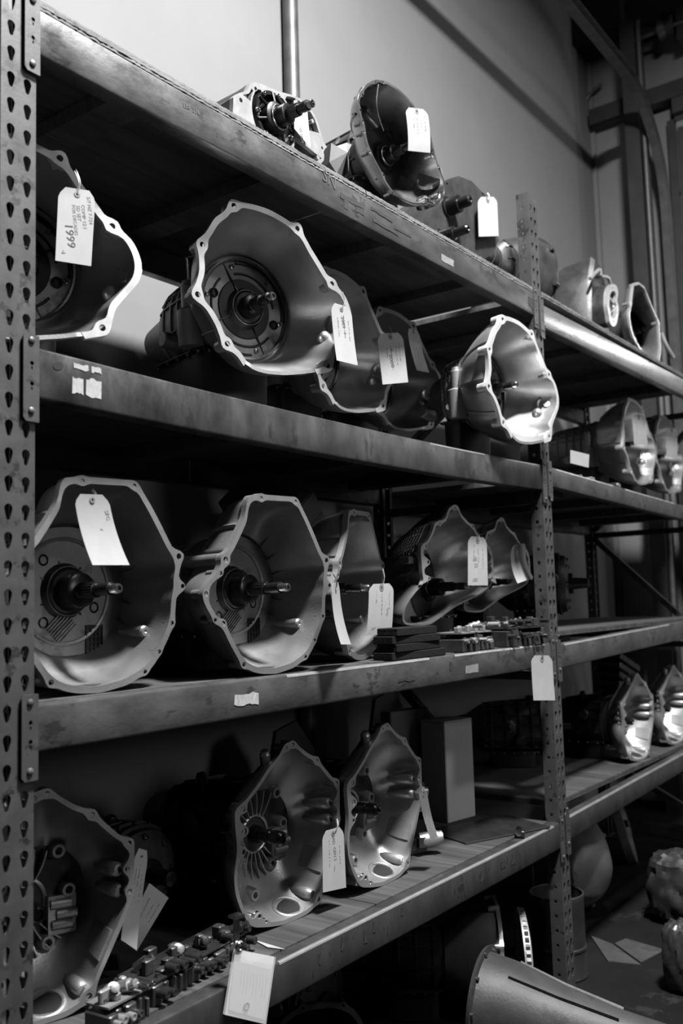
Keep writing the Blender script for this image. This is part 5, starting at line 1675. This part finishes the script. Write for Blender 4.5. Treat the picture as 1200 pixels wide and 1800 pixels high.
mat('foil', 0.07, 0.28, metal=0.6, vary=0.4, vscale=10, bump=0.6, bscale=30)
lump('wrapped_part', 'foil wrapped part on the floor at the right picture edge, farther back', 'wrapped part', 1200, 1618, .14, 'foil_dull', 3, (1, 1, 1.1))
lump('wrapped_part', 'shiny plastic wrapped part on the floor, lower right picture edge', 'wrapped part', 1205, 1742, .075, 'foil', 5, (1, 1, 1.7))
# gearboxes on the floor below the lowest shelf, left
q = atZ(745, 1790, 0)
side_gearbox('dark gearbox on the floor under the lowest shelf, left of tail housing', 1.45, .50, 0, 0, .22, .13, 12, pan=False, group='floor castings')
q = atY(575, 1800, .10)
U = Unit('bell_casting', 'dull ribbed casting end showing at bottom picture edge', 'casting', q.x, .12, 0, -20, 'floor castings')
simple_bell(U, .15, .155, .16, .08, .16, 'cast_rough', 'cast_rough', body=False)
q = atY(600, 1790, .02)
U = Unit('bell_casting', 'dull knobbed bell casting at bottom picture edge left of tail housing', 'casting', 1.12, .26, 0, -40, 'floor castings')
simple_bell(U, .14, .15, .16, .08, .155, 'cast_rough', 'cast_rough', body=False)
# hanging hook at the right edge
q = atY(1193, 1400, .0)
hk = spline([(0, 0, .12), (0, 0, .05), (.012, 0, .0), (.03, 0, -.03), (.02, 0, -.07), (-.015, 0, -.07), (-.02, 0, -.04)], False, 6)
r = MB().tube(hk, .009, 10).build('steel_hook', 'shaft_steel')
r.location = (q.x + .03, -.02, q.z - .02)
tag(r, 'steel hook hanging from the lowest beam at right picture edge', 'hook')
# ------------------------------------------------------------------ paper tags
GT = 'paper tags tied to the housings'
paper_tag('creased paper tag marked 1999 on leftmost second shelf housing', [(103, 327), (168, 337), (160, 468), (97, 458)], .09, -14, string_to=(131, 300), group=GT,
          writing=(('1999', .20, .48, .026, -82, 'ink'), ('<', .20, .92, .016, 35, 'ink'), ('5/7 HZ 7.724', .76, .08, .011, -84, 'ink_faint'), ('COMP 12:1', .62, .20, .011, -84, 'ink_faint'), ('SD SET', .49, .22, .011, -84, 'ink_faint'), ('FOR DECADES', .37, .22, .010, -84, 'ink_faint')), faint=0)
paper_tag('narrow paper tag at right rim of second housing, second shelf', [(581, 531), (617, 541), (626, 643), (589, 634)], -.03, -8, string_to=(601, 515), group=GT, writing=(('2009  4L60E', .45, .2, .016, -80, 'ink'),), curl=.01, faint=3)
paper_tag('square-on paper tag marked 2000 with an arrow, second shelf', [(662, 587), (707, 584), (717, 672), (672, 676)], .16, -10, string_to=(683, 575), group=GT, writing=(('2000', .36, .42, .022, -75, 'ink'), ('^', .5, .42, .024, 40, 'ink')), faint=4)
paper_tag('dim slanted paper tag on fourth housing of second shelf', [(715, 576), (736, 581), (750, 656), (728, 652)], .24, -4, string_to=(724, 566), group=GT, curl=.02, faint=3)
paper_tag('long white tag on leftmost third shelf housing', [(130, 868), (190, 870), (217, 994), (152, 994)], .0, 0, curl=.035, string_to=(160, 862, .066), group=GT, writing=(('SFG  JAZ  2wd', .80, .22, .013, -75, 'ink_faint'), ('4500 RUN', .52, .48, .014, -78, 'ink_faint')), faint=0)
paper_tag('white tag marked 2004-2009 on third shelf housing turned away', [(648, 1027), (691, 1025), (690, 1114), (646, 1117)], .10, 4, curl=-.01, string_to=(672, 1000), group=GT, writing=(('2004-2009', .18, .90, .017, 8, 'ink'), ('TAJ', .72, .48, .014, -90, 'ink_faint')), faint=3)
paper_tag('shaded curved tag hanging edge-on before third shelf housing', [(583, 1025), (596, 1023), (607, 1133), (588, 1133)], -.01, 30, curl=.03, string_to=(585, 1010), group=GT, faint=0)
paper_tag('tall tag with scribbled notes on nearer peaked housing', [(822, 942), (855, 945), (857, 1029), (822, 1029)], .085, 0, string_to=(838, 935), group=GT, writing=(('68E', .25, .52, .020, 8, 'ink_faint'), ('203', .30, .64, .020, 5, 'ink_faint'), ('USED', .22, .93, .016, 4, 'ink_faint')), faint=3)
paper_tag('curled tag on peaked housing nearest the middle upright', [(900, 957), (925, 955), (924, 1016), (896, 1026)], .13, 4, curl=.06, string_to=(908, 950), group=GT, faint=3)
paper_tag('blank white tag hanging over the third shelf beam at the upright', [(933, 1152), (970, 1152), (974, 1231), (936, 1231)], -.022, -4, string_to=(948, 1145), group=GT, faint=0, curl=.006)
paper_tag('white tag on the tall oval bell of the top shelf', [(711, 188), (750, 193), (760, 267), (721, 263)], .03, -6, curl=-.02, string_to=(728, 190, .074), group=GT, faint=4)
paper_tag('white tag on the dark gearbox with stub shafts, top shelf', [(839, 346), (873, 346), (876, 415), (841, 416)], .10, -4, string_to=(856, 340), group=GT, faint=0)
paper_tag('pale tag on nearer housing, second shelf of farther bay', [(1110, 728), (1133, 730), (1138, 782), (1114, 780)], .10, 0, string_to=(1120, 716), group=GT, faint=2)
paper_tag('pale tag on housing at right edge, second shelf of farther bay', [(1170, 753), (1190, 753), (1190, 806), (1171, 803)], .12, 0, string_to=(1178, 742), group=GT, faint=2)
paper_tag('small pale card lying across the silver valve body, farther bay', [(1002, 791), (1035, 799), (1034, 822), (1002, 814)], .045, -6, group=GT, clip=0, eyelet=False, faint=0)
paper_tag('folded brown tag tilted behind leftmost lowest shelf housing', [(240, 1490), (262, 1496), (236, 1668), (208, 1650)], .20, -10, group=GT, curl=.02, m='carton_white', faint=3)
paper_tag('translucent card corner sticking out behind folded brown tag', [(262, 1552), (296, 1578), (240, 1672), (214, 1652)], .225, -10, group=GT, clip=0, eyelet=False, m='carton_white', faint=3)
paper_tag('white tag with pencil notes between the two pointed housings', [(566, 1462), (603, 1452), (608, 1560), (567, 1569)], .10, -4, string_to=(592, 1440), group=GT, writing=(('IAD  GEN 2', .45, .12, .013, -84, 'ink_faint'), ('/', .5, .70, .02, 10, 'ink')), faint=2)
paper_tag('tag cut by right picture edge on lowest shelf of farther bay', [(1190, 1202), (1206, 1202), (1206, 1282), (1190, 1280)], .16, 0, group=GT, faint=0)
paper_tag('plastic strip tag on farther pointed housing, lowest shelf', [(735, 1393), (750, 1390), (764, 1470), (752, 1478)], .07, 4, curl=.02, string_to=(737, 1380), group=GT, m='cast_alu_dull', faint=0, clip=0)
paper_tag('paper tag behind the shaft of the open gear case, top shelf', [(400 + 348 / 3, 120 + 168 / 3), (400 + 418 / 3, 120 + 212 / 3), (400 + 438 / 3, 120 + 425 / 3), (400 + 350 / 3, 120 + 318 / 3)], .085, 0, group=GT, clip=0, eyelet=False, faint=0, writing=(('O SIDE', .30, .78, .014, -75, 'ink'),))
# card in a clear sleeve hanging from the lowest beam by a clip
c = atY(440, 1735, -.03)
U = Unit('sleeved_card', 'printed card in a clear sleeve clipped to the lowest beam', 'tag', c.x, -.03, c.z, -8)
P_ = [U.uv(*q) for q in ((412, 1688), (477, 1705), (466, 1793), (402, 1775))]
S_ = [U.uv(*q) for q in ((412, 1668), (483, 1682), (466, 1800), (393, 1783))]
MB().plate([P_[::-1]], lambda u, v, k: (u, .0005 * k, v)).build('card', 'paper', U.o, smooth=0)
m = bpy.data.materials.new('clear_sleeve')
m.use_nodes = True
bs = m.node_tree.nodes['Principled BSDF']
bs.inputs['Base Color'].default_value = (.8, .8, .8, 1)
bs.inputs['Roughness'].default_value = .12
bs.inputs['Alpha'].default_value = .22
MATS['clear_sleeve'] = m
MB().plate([S_[::-1]], lambda u, v, k: (u, -.003 + .0003 * k, v)).build('sleeve', 'clear_sleeve', U.o, smooth=0)
MB().plate([S_[::-1]], lambda u, v, k: (u, .0025 + .0003 * k, v)).build('sleeve', 'clear_sleeve', U.o, smooth=0)
q = U.uv(432, 1769)
ring = MB().torus((q[0], -.001, q[1]), (0, 1, 0), .0068, .0022, 18, 6).build('printed_ring', 'ink', U.o)
ln = MB()
for k in range(9):
    a, b = k / 12 + .22, .12
    for s0, s1 in ((.15, .62),) if k % 3 else ((.15, .45),):
        pa_ = Vector(P_[0]) + (Vector(P_[1]) - Vector(P_[0])) * a
        dn = Vector(P_[3]) - Vector(P_[0])
        A_, B_ = pa_ + dn * s0, pa_ + dn * s1
        ln.tube([(A_.x, -.0006, A_.y), (B_.x, -.0006, B_.y)], .0004, 4)
ln.build('printed_lines', 'ink_faint', U.o, smooth=0)
cp = [U.at(407, 1612, 0), U.at(424, 1610, 0)]
MB().box((cp[0].x, -.012, cp[0].z - .004), (cp[1].x, .012, cp[0].z + .002)).build('clip_head', 'bright_steel', U.o, smooth=0)
e0, e1 = U.at(415, 1614, 0), U.at(420, 1655, 0)
MB().box((e0.x - .007, -.002, e1.z), (e0.x + .007, .002, e0.z)).build('clip_strip', 'shaft_steel', U.o, smooth=0)
MB().torus(U.at(421, 1664, -.004), (0, 1, .2), .009, .003, 16, 6).build('clip_ring', 'bright_steel', U.o)
# loose paper wedge on the shelf edge by the clip
pts = [atZ(x, y, D4 + .004) for x, y in ((425, 1640), (450, 1652), (502, 1668), (470, 1664))]
cc_ = sum(pts, Vector()) / 4
r = MB().plate([[(p.x - cc_.x, p.y - cc_.y) for p in pts]], lambda u, v, k: (u, v, .003 - .002 * k)).build('paper_slip', 'paper', smooth=0)
r.location = (cc_.x, cc_.y, D4)
tag(r, 'pointed slip of paper on lowest shelf edge beside the clip', 'paper')

# ------------------------------------------------------------------ stickers and marks on the beams
def beam_mark(px_pts, name, m, beam, Y=-.0034):
    P3 = [atY(x, y, Y) for x, y in px_pts]
    c_ = sum(P3, Vector()) / len(P3)
    o = MB().plate([[(p.x - c_.x, p.z - c_.z) for p in P3]], lambda u, v, k: (u, -.0008 + .0006 * k, v)).build(name, m, beam, smooth=0)
    o.location = c_ - beam.location
    return o
beams = [o for o in COL.objects if o.name.startswith('shelf_beam')]
def jag(x0, y0, x1, y1, slope, n=7, j=2.2, seed=0):
    rnd_ = random.Random(seed)
    top = [(x0 + (x1 - x0) * i / n, y0 + slope * (x1 - x0) * i / n + rnd_.uniform(-j, j)) for i in range(n + 1)]
    bot = [(x0 + (x1 - x0) * i / n + rnd_.uniform(-1, 1), y1 + slope * (x1 - x0) * i / n + rnd_.uniform(-j, j)) for i in range(n, -1, -1)]
    return top + bot
b1, b2, b3, b4 = beams[0], beams[1], beams[2], beams[3]
mat('sticker', 0.34, 0.7, vary=0.25, vscale=60, spots=.5, spot_col=.2, sscale=90, thresh=.55)
mat('sticker_dim', 0.17, 0.7, vary=0.25, vscale=60)
beam_mark(jag(127, 663, 146, 690, .2, 5, 2, 1), 'sticker', 'sticker', b2)
beam_mark(jag(151, 665, 178, 696, .2, 6, 2.4, 2), 'sticker', 'sticker', b2)
beam_mark(jag(129, 638, 155, 646, .25, 6, 2, 3), 'sticker', 'sticker', b2)
beam_mark(jag(160, 645, 177, 654, .2, 5, 2, 4), 'sticker', 'sticker', b2)
hl = [atY(95 + 8 * math.cos(2 * PI * i / 14), 643 + 7 * math.sin(2 * PI * i / 14), -.0034) for i in range(14)]
beam_mark([(102 + 9 * math.cos(2 * PI * i / 14), 643 + 7.5 * math.sin(2 * PI * i / 14)) for i in range(14)][::-1], 'bolt_opening', 'hole_black', b2)
beam_mark(jag(412, 1221, 454, 1241, -.1, 8, 2, 5), 'torn_label', 'sticker', b3)
beam_mark(jag(818, 1170, 840, 1184, -.12, 4, 1, 6), 'label', 'sticker_dim', b3)
beam_mark(jag(775, 446, 797, 458, .55, 4, .6, 7), 'label', 'sticker_dim', b1)
for txt, x, y, size, ang_, bm, mm in (('LBF 336', 322, 186, .016, 0, b1, 'ink'), ('SN', 566, 315, .05, -8, b1, 'ink'), ('ED', 890, 503, .028, -90, b1, 'ink')):
    me = stroke_text(txt, size)
    me.materials.append(MATS[mm])
    o = bpy.data.objects.new('writing', me)
    COL.objects.link(o)
    o.parent = bm
    p = atY(x, y, -.0045)
    o.matrix_local = Matrix.Translation(p - bm.location) @ Matrix.Rotation(PI / 2, 4, 'X') @ Matrix.Rotation(math.radians(ang_), 4, 'Z')

mat('paint_mark', 0.022, 0.6, vary=0.3, vscale=40)
for k, pts in enumerate((jag(598, 338, 640, 346, .55, 6, 1.4, 21), jag(604, 348, 612, 366, .55, 3, 1, 22), jag(626, 362, 640, 372, .55, 4, 1, 23), jag(652, 362, 690, 368, .60, 5, .8, 24), jag(655, 384, 700, 389, .56, 5, .8, 25), jag(694, 398, 722, 402, .55, 4, .7, 26), jag(928, 520, 944, 538, .5, 4, 2, 27))):
    beam_mark(pts, 'paint_mark', 'paint_mark', b1)
for k, pts in enumerate((jag(790, 1165, 795, 1178, -.1, 3, 2, 31), jag(700, 1195, 730, 1199, -.12, 5, 1.5, 32))):
    beam_mark(pts, 'paint_mark', 'paint_mark', b3)
for k, (x, f_, w_, h_) in enumerate(((900, .25, 4, 20), (880, .35, 8, 12), (640, .3, 5, 26), (655, .2, 4, 20), (810, .15, 4, 18), (600, .2, 6, 24), (560, .3, 4, 22), (705, .2, 3, 16), (845, .3, 5, 20))):
    y0_, y1_ = 1695 - .49 * (x - 475), 1702 - .545 * (x - 600)
    ys = y0_ + (y1_ - y0_) * f_
    beam_mark(jag(x, ys, x + w_, min(ys + h_, y1_ - 10), -.5, 3, 2, 40 + k), 'oil_run', 'paint_mark', b4)
